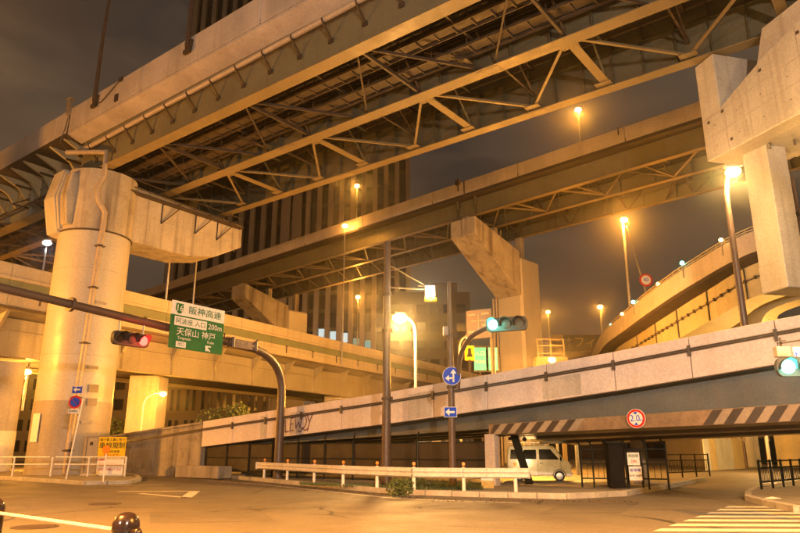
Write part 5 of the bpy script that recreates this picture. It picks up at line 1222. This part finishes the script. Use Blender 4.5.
# podium
pd = thing('podium_building', 'low pale stone building with slit windows above the ramp wall at left', 'building', (-38, 100, 0))
x0, x1 = at_y(150, 400, 100).x, at_y(300, 400, 100).x
m = MB(); m.box(((x0 + x1) / 2, 106, 7.2), x1 - x0, 11, 14.4); build(m, 'wall', M['bldg2'], pd)
k = 0; x = x0 + .8
while x < x1 - .5:
    for z, hh in ((8.6, 3.0), (4.2, 3.0)):
        m = MB(); m.box((x, 100.46, z), .45, .12, hh); w_ = build(m, 'window', M['glass'], pd)
    for z in (8.6, 4.2): m = MB(); m.box((x, 100.42, z - 1.6), .7, .18, .12); build(m, 'sill', M['bldg2'], pd)
    x += .95 if k % 2 == 0 else 1.35; k += 1
m = MB(); m.box(((x0 + x1) / 2, 100.4, 6.4), x1 - x0, .25, .3); build(m, 'string_course', M['bldg2'], pd)
# apartment block at left
ap = thing('apartment_block', 'grey apartment block with small dark windows behind the round pier', 'building', (-48, 95, 0))
m = MB(); m.box((-47, 100, 9), 22, 10, 18); build(m, 'wall', M['bldg2'], ap)
for i in range(11):
    for j in range(6):
        m = MB(); m.box((-57 + i * 1.95, 94.97, 2 + j * 2.8), 1.25, .08, 1.5); build(m, 'window', M['glass'], ap)
# dark block mid
db = thing('office_block', 'dark brown office block right of the striped tower, low behind the brown pole', 'building', (6, 120, 0))
m = MB(); m.box((5.2, 124, 14.6), 15, 12, 29.2); build(m, 'wall', M['bldg_d'], db); m = MB(); m.box((8, 121, 30.2), 5, 4, 2); build(m, 'plant_room', M['bldg_d'], db)
for i in range(6):
    for j in range(8):
        m = MB(); m.box((-1.0 + i * 2.4, 117.97, 3 + j * 3.3), 1.6, .08, 1.6); build(m, 'window', M['glass'], db)
for x, y, w, h_, lab in ((22, 150, 14, 24, 'far dark building low between the tall pier and the billboard'), (60, 140, 24, 22, 'far dark building behind the curving flyover'), (-90, 130, 40, 26, 'far dark building at the left edge'), (60, 75, 18, 9, 'low dark building beyond the street at right'), (-75, 70, 24, 12, 'low dark building far left under the flyover')):
    t = thing('distant_building', lab, 'building', (x, y, 0)); m = MB(); m.box((x, y + 5, h_ / 2), w, 10, h_); build(m, 'wall', M['bldg_d'], t)
    for i in range(int(w / 3)):
        for j in range(int(h_ / 3.4)):
            m = MB(); m.box((x - w / 2 + 1.6 + i * 3, y - .02, 2 + j * 3.4), 1.7, .08, 1.5); build(m, 'window', M['glass'], t)

# trees
def tree(base, hgt, crown, label, n=2600, size=.16, kind='broad'):
    t = thing('tree', label, 'tree', base); m = MB(); b = V(base)
    m.tube([b, b + V((.1, 0, hgt * .5)), b + V((0, .1, hgt * .85))], [.18, .13, .05], 8); rnd = random.Random(int(hgt * 100)); ends = []
    for i in range(7):
        a = rnd.uniform(0, 6.28); s_ = b + V((.05, 0, hgt * rnd.uniform(.4, .7))); e = s_ + V((math.cos(a), math.sin(a), rnd.uniform(.5, 1.2))) * crown * .6; m.tube([s_, (s_ + e) / 2 + UP * .1, e], [.07, .05, .02], 6); ends.append(e)
    build(m, 'trunk', M['bark'], t, smooth=True)
    bl = [(e, crown * rnd.uniform(.35, .55), .8) for e in ends] + [(b + UP * hgt * .85, crown * .6, .8)]
    m = foliage('tree', label, '', bl, n, size); build(m, 'crown', M['leaf'], t, rec=False)
c = at_y(226, 417, 44); tree(V((c.x, c.y, 0)), 4.0, 1.7, 'small lit tree showing over the ramp wall below the flyover', 2200, .1)
c = at_y(114, 430, 62); tree(V((c.x, c.y, 0)), 4.2, 1.6, 'dark leafy tree between the round pier and the retaining wall', 2600, .13)
c = at_y(252, 415, 62); tree(V((c.x, c.y, 0)), 4.4, 1.3, 'thin tree above the ramp wall, right of the small lit tree', 900, .09)
c = at_z(712, 466, 0); tree(V((c.x, c.y + 8, 0)), 4.6, 2.2, 'street tree behind the pale hoarding beyond the underpass', 2200, .13)

# ================================================================== street lamps outside the frame that light the junction
def junction_lamp(b, h, arm, power, col, label, down=False, soft=.25):
    b = V(b); c = b + V(arm) + UP * h; t = thing('street_lamp', label, 'street lamp', b)
    m = MB(); m.tube([b] + curve_pts(b + UP * (h - 1.2), b + UP * (h + .3), c + UP * .1, 8), [.12] + [.09] * 8 + [.06], 10); build(m, 'pole', M['galv'], t, smooth=True)
    m = MB(); m.box(c + UP * .12, .8, .35, .14, V((arm[0], arm[1], 0)).normalized(), V((-arm[1], arm[0], 0)).normalized()); build(m, 'lamp_head', M['galv'], t, bevel=.03)
    m = MB(); m.ball(c, .17, 8, (1.3, 1.3, .6)); build(m, 'lens', G_SOD if col == SODIUM else G_WARM, t, smooth=True)
    add_light(t, c - UP * .25, col, power, soft, down=down)
junction_lamp((6, -9, 0), 8.0, (-.8, 1.5, 0), 9800, WARM, 'street lamp at the kerb behind the viewer')
junction_lamp((-13, -7, 0), 8.0, (1.2, 1.6, 0), 3200, WARM, 'street lamp behind the viewer to the left')
junction_lamp((-30.5, 28, 0), 9, (1.6, .6, 0), 6000, SODIUM, 'sodium street lamp beyond the left edge of the picture')
junction_lamp((-9, 5, 0), 9.3, (1.2, .8, 0), 13000, SODIUM, 'sodium street lamp left of the viewer, above the frame', down=True)
junction_lamp((9, 4, 0), 9.3, (-1.0, 1.0, 0), 6000, SODIUM, 'sodium street lamp right of the viewer, outside the frame', down=True)
junction_lamp((29, 39, 0), 6.6, (-1.5, 1, 0), 2400, (1, .5, .12), 'street lamp beyond the right edge, past the underpass')
junction_lamp((-42, 30, 0), 9, (1.5, .5, 0), 6000, SODIUM, 'second sodium lamp added beyond the left edge to light the highway parapet')  # unseen lamp added to brighten the left end of the highway parapet
junction_lamp((-32, 50, 0), 6, (1.5, 0, 0), 4500, SODIUM, 'sodium lamp under the flyover beyond the left edge')
for x_, w_ in ((-36, 'left'), (-18, 'middle'), (0, 'right')): junction_lamp((x_, 108 if x_ > -30 else 118, 0), 8, (0, 1.5, 0), 1700, (1, .65, .36), 'hidden fill lamp added at the foot of the striped tower, %s one of three' % w_)  # hidden lamps added to brighten the tower facade from below
# unseen lamps added to light the van, car park and structures past the ramp
p = FA(12.0, TE + .3, 1.82); t = thing('van_fill_lamp', 'small fill lamp added out of sight behind the height-limit beam to light the van', 'lamp', p)  # added spot, out of view, that brightens the parked van
m = MB(); m.lathe(p, [(.05, -.1), (.08, .06), (.08, .1)], 14, V((6.7, 33.6, .9)) - p); m.bar(p, p + UP * .14, .03, .03); build(m, 'housing', M['black'], t)
add_light(t, p + (V((6.7, 33.6, .9)) - p).normalized() * .15, (1, .62, .24), 330, .08, down=True, angle=42, aim=V((6.9, 33.2, .9)))
junction_lamp((10.5, 41, 0), 4.1, (0, -1.2, 0), 250, (1, .55, .15), 'low fill lamp added in the car park, hidden behind the ramp')  # added car park light, kept out of view
junction_lamp((-3, 41, 0), 4.0, (0, -1.0, 0), 3000, SODIUM, 'fill lamp added out of sight behind the ramp near the brown poles')  # added lamp, unseen, lighting the cream flyover and second deck from below
junction_lamp((9, 50, 0), 6.2, (0, -1.0, 0), 3600, SODIUM, 'fill lamp added out of sight behind the ramp before the tall pier')  # added lamp, unseen, brightening the one-armed pier
junction_lamp((24, 45, 0), 4.4, (0, -1.2, 0), 500, (1, .6, .2), 'low fill lamp added in the street, hidden behind the ramp at right')  # added lamp, unseen, brightening the ground past the underpass
# ================================================================== night air over the junction
hm = bpy.data.materials.new('haze_air'); hm.use_nodes = True; hn = hm.node_tree; hn.nodes.clear()
ho = hn.nodes.new('ShaderNodeOutputMaterial'); pv = hn.nodes.new('ShaderNodeVolumePrincipled'); pv.inputs['Density'].default_value = .0010; pv.inputs['Anisotropy'].default_value = .95; pv.inputs['Color'].default_value = (.9, .9, .9, 1)
hn.links.new(pv.outputs[0], ho.inputs['Volume'])
m = MB(); m.box((0, 165, 70.5), 504, 574, 143); hz_ = build(m, 'haze', hm, None); hz_['kind'] = 'stuff'
